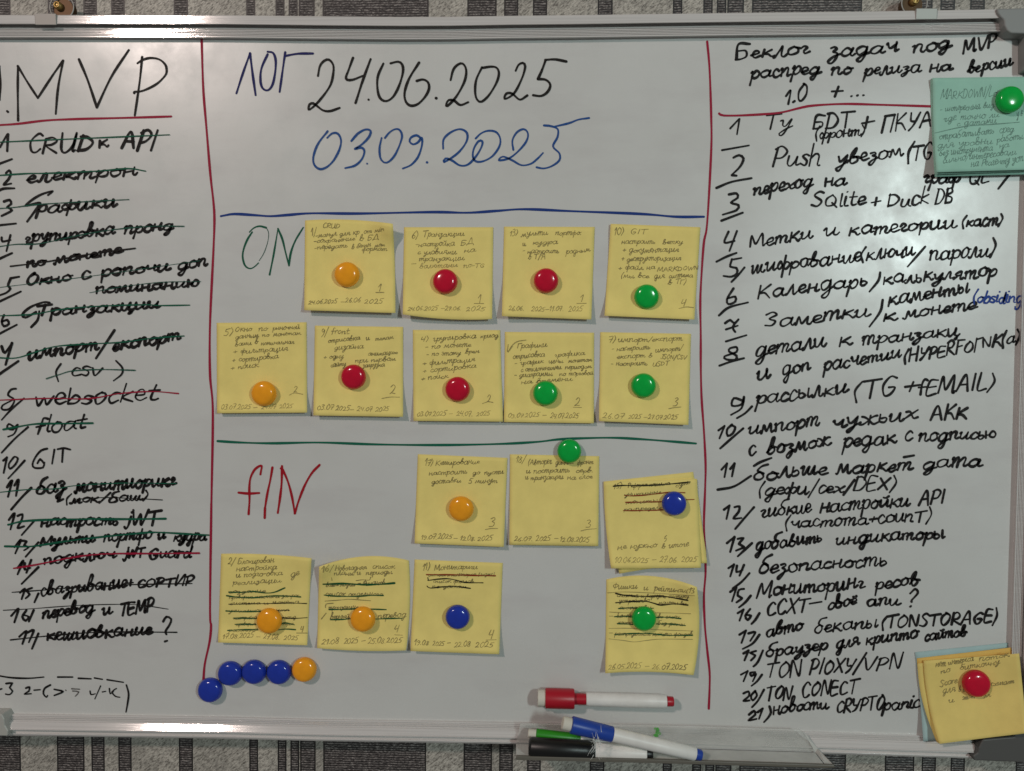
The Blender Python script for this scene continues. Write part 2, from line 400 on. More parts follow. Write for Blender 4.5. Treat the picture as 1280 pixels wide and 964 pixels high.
# a hand: every letter as pen strokes; x height 1, baseline 0
G = {
'а': (1.08, "0.82,0.82 0.5,1 0.15,0.7 0.12,0.22 0.4,0 0.75,0.35 0.86,0.95 0.8,0.25 0.93,0 1.12,0.2"),
'б': (0.95, "0.75,0.75 0.42,0.92 0.1,0.55 0.15,0.12 0.5,0 0.78,0.35 0.62,0.8 0.3,1.15 0.5,1.65 1.0,1.85"),
'в': (0.95, "0,0.2 0.42,1.0 0.6,1.75 0.4,1.85 0.25,1.2 0.18,0.25 0.45,0 0.75,0.35 0.55,0.85 0.3,0.75 0.7,0.75 0.95,0.6"),
'г': (0.72, "0.08,0.75 0.28,1 0.5,0.8 0.28,0.3 0.42,0 0.75,0.22"),
'д': (1.05, "0.82,0.85 0.5,1 0.15,0.65 0.15,0.18 0.4,0 0.72,0.35 0.86,0.95 0.72,-0.3 0.45,-0.85 0.2,-0.6 0.6,-0.1 1.1,0.2"),
'е': (0.72, "0.03,0.35 0.58,0.6 0.52,0.95 0.25,0.9 0.1,0.4 0.3,0.02 0.75,0.22"),
'ё': (0.72, "0.03,0.35 0.58,0.6 0.52,0.95 0.25,0.9 0.1,0.4 0.3,0.02 0.75,0.22;0.2,1.3 0.25,1.32;0.5,1.3 0.55,1.32"),
'ж': (1.3, "0.08,0.92 0.3,0.9 0.6,0.5 0.3,0.05 0.05,0.1;0.65,1 0.62,0;1.2,0.95 0.95,0.85 0.66,0.5 1.0,0.05 1.3,0.18"),
'з': (0.78, "0.12,0.85 0.42,1 0.6,0.75 0.3,0.5 0.6,0.28 0.5,-0.3 0.2,-0.75 0.05,-0.5 0.4,-0.05 0.82,0.22"),
'и': (1.08, "0,0.75 0.14,0.95 0.14,0.18 0.34,0 0.68,0.5 0.75,0.95 0.72,0.18 0.88,0 1.1,0.25"),
'й': (1.08, "0,0.75 0.14,0.95 0.14,0.18 0.34,0 0.68,0.5 0.75,0.95 0.72,0.18 0.88,0 1.1,0.25;0.3,1.35 0.5,1.22 0.75,1.4"),
'к': (0.92, "0.16,1.0 0.12,0;0.76,0.95 0.2,0.48 0.5,0.35 0.78,0 0.95,0.15"),
'л': (0.92, "0,0.05 0.15,0.0 0.45,0.95 0.56,0.95 0.6,0.12 0.78,0.0 0.95,0.2"),
'м': (1.2, "0,0.05 0.12,0 0.3,0.95 0.5,0.15 0.85,0.98 0.9,0.12 1.03,0 1.22,0.2"),
'н': (1.0, "0.15,1 0.1,0;0.13,0.48 0.7,0.56;0.76,1 0.7,0.15 0.84,0 1.02,0.2"),
'о': (0.88, "0.5,0.98 0.15,0.7 0.14,0.2 0.42,0 0.74,0.3 0.72,0.8 0.48,0.98 0.72,0.82 0.92,0.8"),
'п': (1.0, "0.03,0.8 0.18,0.95 0.12,0;0.14,0.5 0.45,0.95 0.7,0.9 0.66,0.15 0.8,0 1,0.2"),
'р': (0.88, "0.08,0.8 0.22,0.95 0.06,-0.85;0.14,0.4 0.5,0.98 0.8,0.75 0.7,0.2 0.4,0.02 0.2,0.2"),
'с': (0.74, "0.65,0.8 0.4,1 0.1,0.6 0.15,0.1 0.42,0 0.76,0.25"),
'т': (1.28, "0.05,0.8 0.18,0.95 0.12,0;0.14,0.5 0.4,0.97 0.58,0.9 0.54,0;0.57,0.5 0.85,0.97 1.02,0.85 0.96,0.15 1.1,0 1.3,0.2"),
'у': (0.92, "0.03,0.85 0.13,0.95 0.18,0.4 0.4,0.25 0.7,0.9 0.76,0.95 0.58,-0.3 0.3,-0.8 0.08,-0.6 0.5,-0.1 0.95,0.25"),
'ф': (1.15, "0.68,1.6 0.48,-0.8;0.52,0.5 0.3,0.95 0.05,0.5 0.25,0.05 0.55,0.4 0.8,0.95 1.1,0.6 0.9,0.1 0.6,0.2"),
'х': (0.92, "0.05,0.9 0.3,0.85 0.6,0.1 0.9,0.12;0.86,0.95 0.45,0.5 0.05,0.05"),
'ц': (1.05, "0.08,0.95 0.1,0.18 0.3,0 0.63,0.5 0.72,0.95 0.68,0.1 0.88,0 0.84,-0.4 0.68,-0.4 1.05,0.15"),
'ч': (0.95, "0.05,0.8 0.15,0.95 0.2,0.5 0.45,0.4 0.7,0.7 0.76,0.95 0.7,0.12 0.84,0 1,0.2"),
'ш': (1.3, "0,0.8 0.12,0.95 0.12,0.15 0.3,0 0.55,0.9 0.54,0.15 0.72,0 0.98,0.92 0.96,0.15 1.1,0 1.3,0.2"),
'щ': (1.3, "0,0.8 0.12,0.95 0.12,0.15 0.3,0 0.55,0.9 0.54,0.15 0.72,0 0.98,0.92 0.96,0.15 1.1,0 1.1,-0.4 1.3,0.2"),
'ы': (1.15, "0.1,0.95 0.13,0.1 0.38,0 0.55,0.3 0.35,0.55 0.15,0.45;0.85,0.95 0.82,0.12 0.95,0 1.15,0.2"),
'ь': (0.7, "0.1,0.95 0.13,0.1 0.4,0 0.6,0.3 0.4,0.55 0.15,0.45"),
'э': (0.75, "0.1,0.8 0.4,1 0.68,0.5 0.4,0 0.1,0.15;0.3,0.5 0.68,0.5"),
'ю': (1.2, "0.1,0.95 0.1,0;0.12,0.5 0.4,0.5 0.7,0.95 1.05,0.6 0.85,0.05 0.5,0.2 0.48,0.6"),
'я': (0.95, "0,0.05 0.3,0.4 0.15,0.7 0.4,0.95 0.72,0.95 0.68,0.12 0.8,0 0.97,0.2;0.3,0.42 0.68,0.48"),
# roman small letters
'a': (0.95, "0.72,0.85 0.4,1 0.1,0.6 0.15,0.1 0.4,0 0.7,0.4 0.76,0.95 0.72,0.2 0.9,0.05"),
'b': (0.85, "0.2,1.8 0.1,0.05;0.13,0.4 0.45,0.95 0.75,0.6 0.55,0.05 0.12,0.1"),
'c': (0.75, "0.68,0.85 0.4,1 0.1,0.5 0.3,0 0.7,0.2"),
'd': (0.92, "0.72,0.8 0.4,0.95 0.1,0.5 0.3,0 0.65,0.35 0.85,1.8 0.72,0.1 0.92,0.1"),
'e': (0.75, "0.1,0.45 0.6,0.55 0.5,0.95 0.2,0.85 0.1,0.3 0.35,0 0.75,0.25"),
'f': (0.65, "0.7,1.6 0.45,1.75 0.3,1.2 0.2,-0.1;0,0.75 0.6,0.85"),
'g': (0.9, "0.72,0.85 0.4,1 0.1,0.6 0.3,0.1 0.7,0.5 0.76,0.95 0.6,-0.5 0.25,-0.7 0.15,-0.4"),
'h': (0.9, "0.2,1.8 0.08,0;0.12,0.5 0.45,0.95 0.7,0.8 0.66,0.1 0.85,0.05"),
'i': (0.4, "0.15,0.95 0.12,0.1 0.35,0.05;0.2,1.4 0.22,1.42"),
'j': (0.6, "0.5,1.0 0.4,0 0.2,-0.3 0.0,-0.1;0.55,1.45 0.57,1.47"),
'k': (0.85, "0.2,1.8 0.08,0;0.72,0.95 0.14,0.45 0.8,0.02"),
'l': (0.4, "0.2,1.75 0.1,0.15 0.35,0.05"),
'm': (1.3, "0.1,0.95 0.08,0;0.1,0.5 0.4,0.95 0.55,0.8 0.52,0;0.55,0.5 0.85,0.95 1.05,0.8 1.0,0.05 1.2,0.05"),
'n': (0.88, "0.12,0.95 0.08,0;0.1,0.5 0.45,0.95 0.68,0.8 0.64,0.1 0.85,0.05"),
'o': (0.82, "0.42,0.98 0.1,0.6 0.2,0.05 0.5,0.05 0.72,0.5 0.6,0.92 0.4,0.98"),
'p': (0.82, "0.15,0.95 0.02,-0.8;0.12,0.5 0.45,0.98 0.74,0.65 0.5,0.1 0.12,0.15"),
'r': (0.6, "0.12,0.95 0.08,0;0.1,0.5 0.35,0.92 0.6,0.9"),
's': (0.7, "0.62,0.85 0.35,1 0.12,0.75 0.55,0.35 0.4,0 0.05,0.12"),
't': (0.65, "0.35,1.6 0.25,0.2 0.45,0 0.65,0.15;0.02,0.95 0.65,1.05"),
'u': (0.9, "0.1,0.95 0.1,0.2 0.35,0 0.65,0.5 0.7,0.95 0.66,0.12 0.88,0.08"),
'v': (0.8, "0.08,0.95 0.32,0.02 0.75,0.98"),
'w': (1.15, "0.05,0.95 0.28,0.05 0.55,0.85 0.78,0.05 1.1,0.98"),
'x': (0.8, "0.08,0.95 0.7,0.02;0.72,0.95 0.05,0.02"),
# capitals and digits, 1.6 high
'А': (1.25, "0.05,0 0.6,1.6 1.05,0;0.25,0.6 0.9,0.65"),
'Б': (1.1, "0.95,1.55 0.2,1.6 0.1,0;0.15,0.85 0.75,0.8 0.8,0.25 0.4,0 0.1,0"),
'В': (1.05, "0.2,1.55 0.1,0;0.15,1.5 0.6,1.6 0.75,1.2 0.2,0.85 0.85,0.6 0.75,0.1 0.1,0"),
'Г': (0.95, "0.2,1.6 0.1,0;0.15,1.5 0.95,1.6"),
'Д': (1.2, "0.2,0.05 0.7,1.6 1.0,0.05;0.02,-0.25 0.1,0.05 1.15,0.05 1.2,-0.25"),
'З': (1.05, "0.1,1.35 0.5,1.6 0.75,1.25 0.3,0.85 0.8,0.5 0.6,0.05 0.05,0.1"),
'И': (1.2, "0.15,1.6 0.1,0 0.95,1.6 0.9,0"),
'К': (1.15, "0.25,1.6 0.1,0;1.0,1.55 0.2,0.75 0.6,0.6 1.05,0"),
'М': (1.5, "0.1,0 0.3,1.5 0.65,0.3 1.2,1.6 1.25,0 1.45,0.15"),
'Н': (1.2, "0.2,1.6 0.1,0;0.15,0.8 0.95,0.85;1.05,1.6 0.95,0"),
'О': (1.2, "0.65,1.6 0.2,1.1 0.15,0.35 0.5,0 0.95,0.5 1.0,1.2 0.6,1.6"),
'П': (1.2, "0.15,1.5 0.1,0;0.1,1.5 1.05,1.58;1.0,1.55 0.9,0"),
'Р': (1.05, "0.25,1.55 0.1,0;0.1,1.45 0.6,1.65 0.95,1.3 0.65,0.75 0.15,0.65"),
'С': (1.05, "0.9,1.35 0.6,1.6 0.15,0.9 0.3,0.1 0.65,0 0.95,0.25"),
'Т': (1.15, "0.6,1.55 0.5,0;0.05,1.5 1.15,1.62"),
'У': (1.1, "0.15,1.6 0.25,0.9 0.6,0.8;1.05,1.6 0.6,0.4 0.2,-0.05"),
'Ф': (1.3, "0.65,1.7 0.6,-0.1;0.6,1.3 0.15,1.0 0.25,0.5 0.6,0.45 1.1,0.6 1.15,1.1 0.65,1.3"),
'Х': (1.15, "0.15,1.6 0.95,0;1.05,1.6 0.05,0"),
'Ц': (1.2, "0.15,1.6 0.1,0.1 0.9,0.1;1.0,1.6 0.9,0.1 1.05,-0.3"),
'Ы': (1.4, "0.15,1.6 0.1,0 0.6,0 0.7,0.6 0.15,0.8;1.15,1.6 1.1,0"),
'Ь': (1.0, "0.15,1.6 0.1,0 0.6,0 0.75,0.5 0.15,0.8"),
'D': (1.15, "0.2,1.6 0.1,0;0.1,1.55 0.6,1.5 1.0,0.9 0.65,0.15 0.08,0.02"),
'E': (1.0, "0.85,1.6 0.2,1.55 0.1,0 0.85,0.05;0.15,0.8 0.75,0.85"),
'F': (0.95, "0.2,1.6 0.1,0;0.15,1.55 0.95,1.6;0.15,0.85 0.75,0.88"),
'G': (1.15, "0.95,1.4 0.6,1.6 0.15,0.9 0.35,0.05 0.75,0.05 0.9,0.6 0.55,0.65"),
'I': (0.5, "0.3,1.6 0.15,0"),
'J': (0.9, "0.75,1.5 0.65,0.2 0.35,0 0.1,0.25;0.35,1.5 1.1,1.6"),
'L': (0.95, "0.25,1.6 0.1,0.05 0.85,0.1"),
'N': (1.2, "0.1,0 0.2,1.55 0.85,0.05 1.05,1.6"),
'Q': (1.25, "0.65,1.6 0.15,1.0 0.3,0.1 0.85,0.2 1.0,1.0 0.6,1.6;0.65,0.4 1.15,-0.15"),
'R': (1.1, "0.2,1.55 0.1,0;0.1,1.45 0.6,1.65 0.9,1.25 0.6,0.8 0.15,0.75 0.95,0"),
'S': (1.0, "0.85,1.4 0.5,1.6 0.2,1.2 0.75,0.55 0.5,0 0.05,0.2"),
'U': (1.15, "0.15,1.6 0.15,0.3 0.45,0 0.9,0.5 1.0,1.6 0.92,0.1 1.1,0.1"),
'V': (1.1, "0.1,1.6 0.45,0 1.1,1.65"),
'W': (1.5, "0.1,1.6 0.35,0.05 0.75,1.2 1.0,0.05 1.45,1.65"),
'X': (1.15, "0.15,1.6 0.95,0;1.05,1.6 0.05,0"),
'Y': (1.1, "0.1,1.6 0.55,0.8;1.05,1.6 0.3,-0.05"),
'0': (1.0, "0.6,1.6 0.15,1.0 0.2,0.2 0.5,0 0.85,0.6 0.85,1.3 0.55,1.6"),
'1': (0.6, "0.05,1.0 0.45,1.6 0.3,0"),
'2': (0.95, "0.15,1.2 0.45,1.6 0.75,1.25 0.5,0.5 0.1,0.05 0.35,0.15 0.85,0.05"),
'3': (0.9, "0.15,1.45 0.5,1.6 0.7,1.3 0.35,0.9 0.7,0.6 0.55,0.1 0.05,0.05"),
'4': (0.95, "0.3,1.6 0.1,0.75 0.75,0.85;0.85,1.6 0.6,0"),
'5': (0.95, "0.35,1.5 0.2,0.9 0.6,0.9 0.7,0.4 0.45,0.02 0.05,0.1;0.35,1.5 0.95,1.6"),
'6': (0.9, "0.75,1.6 0.25,0.9 0.15,0.25 0.45,0 0.75,0.4 0.5,0.75 0.2,0.55"),
'7': (0.9, "0.1,1.45 0.8,1.55 0.35,0;0.15,0.75 0.75,0.85"),
'8': (0.9, "0.75,1.4 0.45,1.6 0.25,1.25 0.7,0.5 0.45,0 0.1,0.35 0.6,1.0 0.75,1.4"),
'9': (0.9, "0.75,1.3 0.4,1.6 0.15,1.2 0.45,0.9 0.75,1.3 0.7,0.6 0.2,0"),
'.': (0.4, "0.15,0.05 0.2,0.08"), ',': (0.45, "0.25,0.15 0.05,-0.35"), '-': (0.7, "0.1,0.55 0.6,0.6"), '—': (1.2, "0.1,0.55 1.1,0.6"),
'+': (0.85, "0.05,0.6 0.8,0.65;0.45,1.0 0.38,0.2"), '/': (0.8, "0.8,1.8 0.0,-0.4"), '(': (0.55, "0.45,1.8 0.1,0.8 0.25,-0.3"),
')': (0.55, "0.15,1.8 0.45,0.9 0.05,-0.3"), ':': (0.4, "0.15,0.1 0.2,0.12;0.2,0.8 0.25,0.82"), '=': (0.9, "0.1,0.4 0.8,0.45;0.1,0.8 0.8,0.85"),
'>': (0.8, "0.1,1.0 0.7,0.5 0.05,0.1"), '?': (0.9, "0.1,1.2 0.45,1.6 0.7,1.2 0.3,0.6 0.3,0.4;0.25,0.02 0.28,0.04"), ' ': (0.7, ""),
}
for a, b in zip('АВЕКМНОРСТХ', 'ABEKMHOPCTX'):
    if a in G:
        G.setdefault(b, G[a])
G['Е'] = G['E']; G['A'] = G['А']; G['B'] = G['В']; G['K'] = G['К']; G['C'] = G['С']; G['T'] = G['Т']; G['P'] = G['Р']; G['M'] = G['М']; G['O'] = G['О']; G['H'] = G['Н']; G['X'] = G['Х']
GL = {k: (a, [[tuple(map(float, q.split(','))) for q in s.split()] for s in t.split(';') if s.strip()]) for k, (a, t) in G.items()}


def write(ik, text, x0, y0, x1, y1, xh, w, mi=0, slant=0.19, jit=0.10):
    """letters from baseline (x0, y0) to (x1, y1), x height xh, pen width w, all in photograph pixels"""
    nat = sum(GL[c][0] for c in text) * xh
    d = Vector((x1 - x0, y1 - y0))
    sx = d.length / nat
    u = d.normalized()
    upv = Vector((u.y, -u.x))
    upv = (upv * 0.5 + Vector((0, -1)) * 0.5).normalized()
    x = 0.0
    for c in text:
        adv, strokes = GL[c]
        jy = R.uniform(-jit, jit) * 1.2
        js = 1 + R.uniform(-jit, jit) * 1.6
        sl = slant + R.uniform(-0.07, 0.07)
        for s in strokes:
            pts = []
            for gx, gy in s:
                gx += R.uniform(-0.05, 0.05)
                gy += R.uniform(-0.06, 0.06)
                yy = (gy * js + jy) * xh
                xx = (x + gx * xh) * sx + yy * sl - xh * slant * 0.3
                pts.append(Vector((x0, y0)) + u * xx + upv * yy)
            ik.stroke(pts, w * R.uniform(0.80, 1.16), mi, step=max(1.2, xh * 0.18), vary=0.2)
        x += adv * xh


def tr(ox, oy, s, flat):
    """points read off an enlarged crop that starts at (ox, oy) with scale s"""
    q = [float(t) for t in flat.replace(',', ' ').split()]
    return [(ox + q[i] / s, oy + q[i + 1] / s) for i in range(0, len(q), 2)]


# ------------------------------------------------------------------ the wall and its wallpaper
WH = -0.022
bm = bmesh.new()
xs_top = [(405, 534), (586, 619), (632, 646), (668, 682), (749, 764), (843, 851), (881, 889), (898, 906), (911, 928)]
base = at(405, 8, WH).x
period = at(942, 4, WH).x - base
rel = [((at(a, 8, WH).x - base), (at(b, 8, WH).x - base)) for a, b in xs_top]
Z0, Z1, XL, XR = -1.5, 1.4, -2.2, 2.2
cuts = []
k = -8
while base + k * period < XR:
    for a, b in rel:
        e = 0.0013
        cuts += [(base + k * period + a - e, base + k * period + a, 2), (base + k * period + a, base + k * period + b, 1), (base + k * period + b, base + k * period + b + e, 2)]
    k += 1
cuts = [c for c in cuts if c[0] > XL and c[1] < XR]
x = XL
strips = []
for a, b, mi in cuts:
    if a > x + 1e-6:
        strips.append((x, a, 0))
    strips.append((a, b, mi))
    x = b
strips.append((x, XR, 0))
prev = None
for a, b, mi in strips:
    va = prev or (bm.verts.new((a, -WH, Z0)), bm.verts.new((a, -WH, Z1)))
    vb = (bm.verts.new((b, -WH, Z0)), bm.verts.new((b, -WH, Z1)))
    f = bm.faces.new((va[0], vb[0], vb[1], va[1]))
    f.material_index = mi
    prev = vb
tag(obj('wall', bm, ['paper_light', 'paper_dark', 'paper_edge']), kind='structure')

# ------------------------------------------------------------------ the whiteboard
board = empty('whiteboard', at(600, 930, 0), 'white magnetic board in an aluminium frame covered with handwritten task lists', 'whiteboard')


def child(o, parent):
    o.parent = parent
    o.matrix_parent_inverse = Matrix.Translation(-parent.location)
    return o


TOP = [(-52, 48.3), (0, 48.4), (140, 48.4), (280, 48.6), (400, 50), (500, 50.8), (560, 50.6), (640, 49.3), (720, 48.5), (900, 46), (1080, 44), (1240, 41.3), (1286, 40.4)]
BOT = [(-28, 891.5), (0, 892), (140, 894), (280, 896), (400, 899), (540, 901), (680, 903.5), (860, 909.5), (1000, 914), (1150, 918.7), (1260, 922)]
LEFT = [TOP[0], (-40, 470), BOT[0]]
RIGHT = [TOP[-1], (1278, 300), (1271, 560), BOT[-1]]
bm = bmesh.new()
top = [bm.verts.new(at(x, y - 3, 0)) for x, y in TOP]
bot = [bm.verts.new(at(x, y + 3, 0)) for x, y in BOT]
lr = [bm.verts.new(at(x + 3, y, 0)) for x, y in RIGHT[1:-1]]
ll = [bm.verts.new(at(x - 3, y, 0)) for x, y in LEFT[1:-1]]
f = bm.faces.new(top + lr + bot[::-1] + ll)
g = bmesh.ops.extrude_face_region(bm, geom=[f])
for q in g['geom']:
    if isinstance(q, bmesh.types.BMVert):
        q.co.y += 0.012
bmesh.ops.recalc_face_normals(bm, faces=bm.faces)
child(obj('writing_surface', bm, 'board'), board)


def rail(name, path, out, prof, back):
    """an extruded frame profile: (apparent outward offset px, height m) along an edge"""
    bm = bmesh.new()
    rows = []
    for (x, y) in path:
        r = [at(x + out[0] * a, y + out[1] * a, h) for a, h in prof]
        e = r[-1].copy(); e.y = back
        s = r[0].copy(); s.y = 0.006
        rows.append([bm.verts.new(p) for p in [s] + r + [e]])
    for A, B in zip(rows, rows[1:]):
        for i in range(len(A) - 1):
            bm.faces.new((A[i], A[i + 1], B[i + 1], B[i]))
    for A in (rows[0], rows[-1]):
        bm.faces.new(A)
    bmesh.ops.recalc_face_normals(bm, faces=bm.faces)
    return child(obj(name, bm, 'alu'), board)


def ribs(a0, h0, a1, h1, n, amp):
    out = []
    for k in range(n):
        t0, t1, t2 = k / n, (k + 0.62) / n, (k + 0.72) / n
        L_ = lambda t: (a0 + (a1 - a0) * t, h0 + (h1 - h0) * t)
        a, h = L_(t0); out.append((a, h))
        a, h = L_(t1); out.append((a, h + amp))
        a, h = L_(t2); out.append((a, h - amp * 0.3))
    return out


def notched(a0, h0, a1, h1, n, wd=0.45, depth=0.0008):
    out = [(a0, h0)]
    for k in range(1, n):
        t = k / n
        a, h = a0 + (a1 - a0) * t, h0 + (h1 - h0) * t
        out += [(a - wd, h), (a - wd * 0.7, h - depth), (a + wd * 0.7, h - depth), (a + wd, h)]
    return out + [(a1, h1)]


P_TOP = [(0, 0.0006), (0.5, 0.0020), (1.8, 0.0050)] + notched(2.0, 0.00525, 13.4, 0.00506, 6) + [(13.8, 0.0050), (14.1, 0.0010), (17.4, 0.0010), (18.0, 0.0090), (18.8, 0.0100), (28.5, 0.00995), (29.5, 0.0092)]
P_BOT = [(0, 0.0006), (0.6, 0.0018)] + notched(1.0, 0.0024, 9.6, 0.00512, 4, 0.5, 0.0011) + [(10.2, 0.0060), (18.8, 0.00872), (19.4, 0.0096), (20.4, 0.0096), (20.8, 0.0058), (24.2, 0.0056), (24.6, 0.0078), (25.6, 0.0080), (27.4, 0.0066)]
rail('frame_rail', TOP, (0, -1), P_TOP, -WH - 0.006)
rail('frame_rail', BOT, (0, 1), P_BOT, -WH - 0.006)
rail('frame_rail', RIGHT, (1, 0), P_TOP, -WH - 0.006)
rail('frame_rail', LEFT, (-1, 0), P_TOP, -WH - 0.006)


def cap(pts, m_, h=0.0125):
    bm = bmesh.new()
    prism(bm, pts, -0.012, h)
    bmesh.ops.recalc_face_normals(bm, faces=bm.faces)
    return bevel(child(obj('corner_cap', bm, m_), board), 0.0012, 3)


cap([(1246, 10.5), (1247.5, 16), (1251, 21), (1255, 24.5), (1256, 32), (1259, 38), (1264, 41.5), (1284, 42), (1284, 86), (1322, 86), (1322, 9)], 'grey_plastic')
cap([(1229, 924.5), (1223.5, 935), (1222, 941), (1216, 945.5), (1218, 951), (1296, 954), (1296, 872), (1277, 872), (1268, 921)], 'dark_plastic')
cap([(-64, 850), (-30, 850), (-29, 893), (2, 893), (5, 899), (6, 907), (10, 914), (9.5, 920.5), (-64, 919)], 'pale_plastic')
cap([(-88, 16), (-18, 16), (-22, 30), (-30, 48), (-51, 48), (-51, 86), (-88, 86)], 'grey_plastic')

# --- ruled lines on the board
def line(name, pts, w, m_, label=None, vary=0.12):
    ik = Ink()
    ik.stroke(pts, w, 0, step=6, vary=vary)
    o = child(ik.done(name, m_, None), board)
    if label:
        o['label'] = label
    return o


line('divider_line', [(252, 49.5), (254, 110), (258, 160), (263, 219), (266.7, 252), (268, 275), (266.7, 314), (262.5, 405), (262.5, 468), (266, 514), (264.4, 619), (264, 640), (262.5, 763), (263.8, 782), (262, 802), (256, 830), (254.3, 850)], 2.9, 'crimson', 'crimson marker line dividing the left list from the middle')
line('divider_line', [(884, 52), (887, 87), (889, 145), (889, 189), (884, 279), (879.7, 305), (876, 360), (875.4, 387), (876, 420), (876, 456), (877, 497), (880, 540), (882, 580), (881.5, 609), (880, 652), (881, 680), (882, 715), (880, 744), (881, 780), (884, 812), (887, 840), (887, 860), (886, 886)], 2.7, 'crimson', 'crimson marker line dividing the middle from the right list')
line('divider_line', [(276, 270.3), (280, 269.5), (293, 267.6), (318, 269), (338, 270.3), (360, 268.8), (390, 266.7), (450, 267), (540, 265.2), (584, 266), (621, 263.7), (656, 261.6), (714, 264), (801, 267.5), (845, 271), (880, 271)], 3.0, 'blue_line', 'blue marker line above the upper note rows', 0.2)
line('divider_line', [(272, 551.5), (300, 553.2), (340, 554.2), (400, 553.3), (470, 555.6), (550, 556.4), (625, 555), (672, 552.4), (703, 549), (760, 547.3), (800, 549), (840, 552), (870, 554.5)], 2.8, 'green_line', 'green marker line above the lower note rows', 0.2)
line('divider_line', [(-8, 157), (0, 156.4), (23, 154.8), (57, 150.7), (96, 148.9), (160, 147.3), (214, 145.7)], 2.8, 'crimson', 'crimson underline below the heading of the left list')
line('divider_line', [(899, 142), (905, 144.5), (935, 144), (974, 141), (1000, 135), (1017, 132), (1055, 130), (1099, 131), (1163, 133), (1175, 133.5)], 2.8, 'crimson', 'crimson underline below the heading of the right list')

# --- headings
def heading(strokes, w, m_, label, taper=0.0):
    ik = Ink()
    for s in strokes:
        ik.stroke(s, w * 1.15 * R.uniform(0.92, 1.08), 0, step=3, vary=0.15, taper=taper, smooth=len(s) > 2)
    o = child(ik.done('heading', m_, None), board)
    o['label'] = label


c1, c6, c7 = (0, 0, 4.38), (240, 0, 4.0), (540, 0, 3.442)
heading([tr(*c1, '-4 362 2 450 -2 548'), [(8.8, 139.0)], [(9.6, 139.8)], tr(*c1, '98 362 97 500 99 660'), tr(*c1, '97 362 150 450 207 537'), tr(*c1, '207 537 290 410 345 333'), tr(*c1, '345 333 318 480 305 624'),
         tr(*c1, '432 325 480 440 530 588'), tr(*c1, '530 588 610 420 705 274'), tr(*c1, '778 312 764 450 738 632'),
         tr(*c1, '752 347 778 330 820 318 870 325 905 355 912 395 895 425 850 465 780 498 738 503 735 510')], 2.6, 'black_thin', 'black heading 1.MVP')
heading([tr(*c6, '222 467 255 365 290 267'), tr(*c6, '290 267 303 370 318 476'), tr(*c6, '378 272 348 340 342 400 352 440 378 452 402 425 416 360 418 300 405 265 378 259'),
         tr(*c6, '466 262 452 360 438 460'), tr(*c6, '466 280 530 269 605 268')], 2.5, 'navy', 'navy blue word ЛОГ')
heading([tr(*c6, '630 380 640 330 662 304 685 299 706 325 706 370 690 430 640 500 600 540 583 548 588 522 606 517 625 530 655 552 690 556 738 540'),
         tr(*c6, '805 290 785 345 770 393 800 400 853 380'), tr(*c6, '893 296 855 400 818 515'), [(460.6, 124.6)],
         tr(*c6, '957 318 930 380 927 440 940 490 970 506 1005 485 1035 430 1055 360 1050 322 1030 309 993 317'),
         tr(*c6, '1135 314 1085 395 1063 465 1070 510 1095 529 1130 520 1165 485 1185 445 1180 412 1155 398 1124 405'), [(545, 122.7)],
         tr(*c7, '80 345 92 300 112 278 132 274 147 300 140 350 105 415 66 457 62 447 72 431 95 433 122 452 156 440'),
         tr(*c7, '215 290 190 345 186 400 195 430 213 438 245 410 278 355 288 315 278 292 255 287 220 292'),
         tr(*c7, '360 305 372 280 390 271 401 285 390 330 360 392 335 417 312 425 320 403 345 403 378 429 410 411'),
         tr(*c7, '488 262 472 305 456 340'), tr(*c7, '456 340 490 344 509 365 498 395 470 413 435 410'), tr(*c7, '487 258 530 256 578 265')], 2.7, 'black_thin', 'large black date 24.06.2025')
heading([tr(*c6, '678 657 630 720 607 785 612 825 640 846 675 835 710 800 738 745 745 700 728 668 700 668 676 690'),
         tr(*c6, '797 705 830 668 868 648 893 655 885 685 850 722 815 745 845 738 862 755 850 795 815 828 766 841'), [(458.8, 204.6)],
         tr(*c6, '948 690 938 740 942 790 962 813 985 808 1015 775 1042 715 1050 675 1035 648 1010 648 985 665 965 690'),
         tr(*c6, '1144 690 1122 677 1095 688 1088 708 1105 722 1130 712 1148 690 1150 725 1130 785 1095 825 1054 843'), [(533.7, 203)],
         tr(*c7, '48 640 50 600 80 570 120 556 150 572 148 610 110 660 52 698 58 682 85 690 120 712 155 708 190 672 214 630 216 608 200 608 180 640 176 675 190 695 220 694 260 672 290 630 293 595 275 568 240 563 210 575 188 596'),
         tr(*c7, '350 645 346 605 365 570 395 556 413 575 405 610 370 652 330 682 288 690 305 674 345 690 385 711 425 705 455 682 478 658'),
         tr(*c7, '482 540 512 543 541 556 540 590 521 630 548 660 548 690 515 715 480 725 450 720'), tr(*c7, '527 545 590 530 630 515 676 508')], 2.4, 'blue', 'large blue date 03.09.2025', 0.1)
con = (260, 260, 6.886)
heading([tr(*con, '500 170 445 157 395 172 356 208'), tr(*con, '380 208 340 270 308 350 298 420 315 490 345 518 375 520 405 502 434 474'), tr(*con, '530 575 565 400 602 178'), tr(*con, '602 178 640 270 668 385 697 497'), tr(*con, '697 497 712 390 750 285 820 168')], 2.1, 'green', 'green word ON', 0.35)
ik = Ink(); ik.stroke(tr(*con, '505 175 522 220 512 300 480 390 440 455'), 0.9, 0, step=3)
child(ik.done('heading', 'green_thin', None), board)['label'] = 'faint right side of the green letter O'
cf = (270, 560, 8)
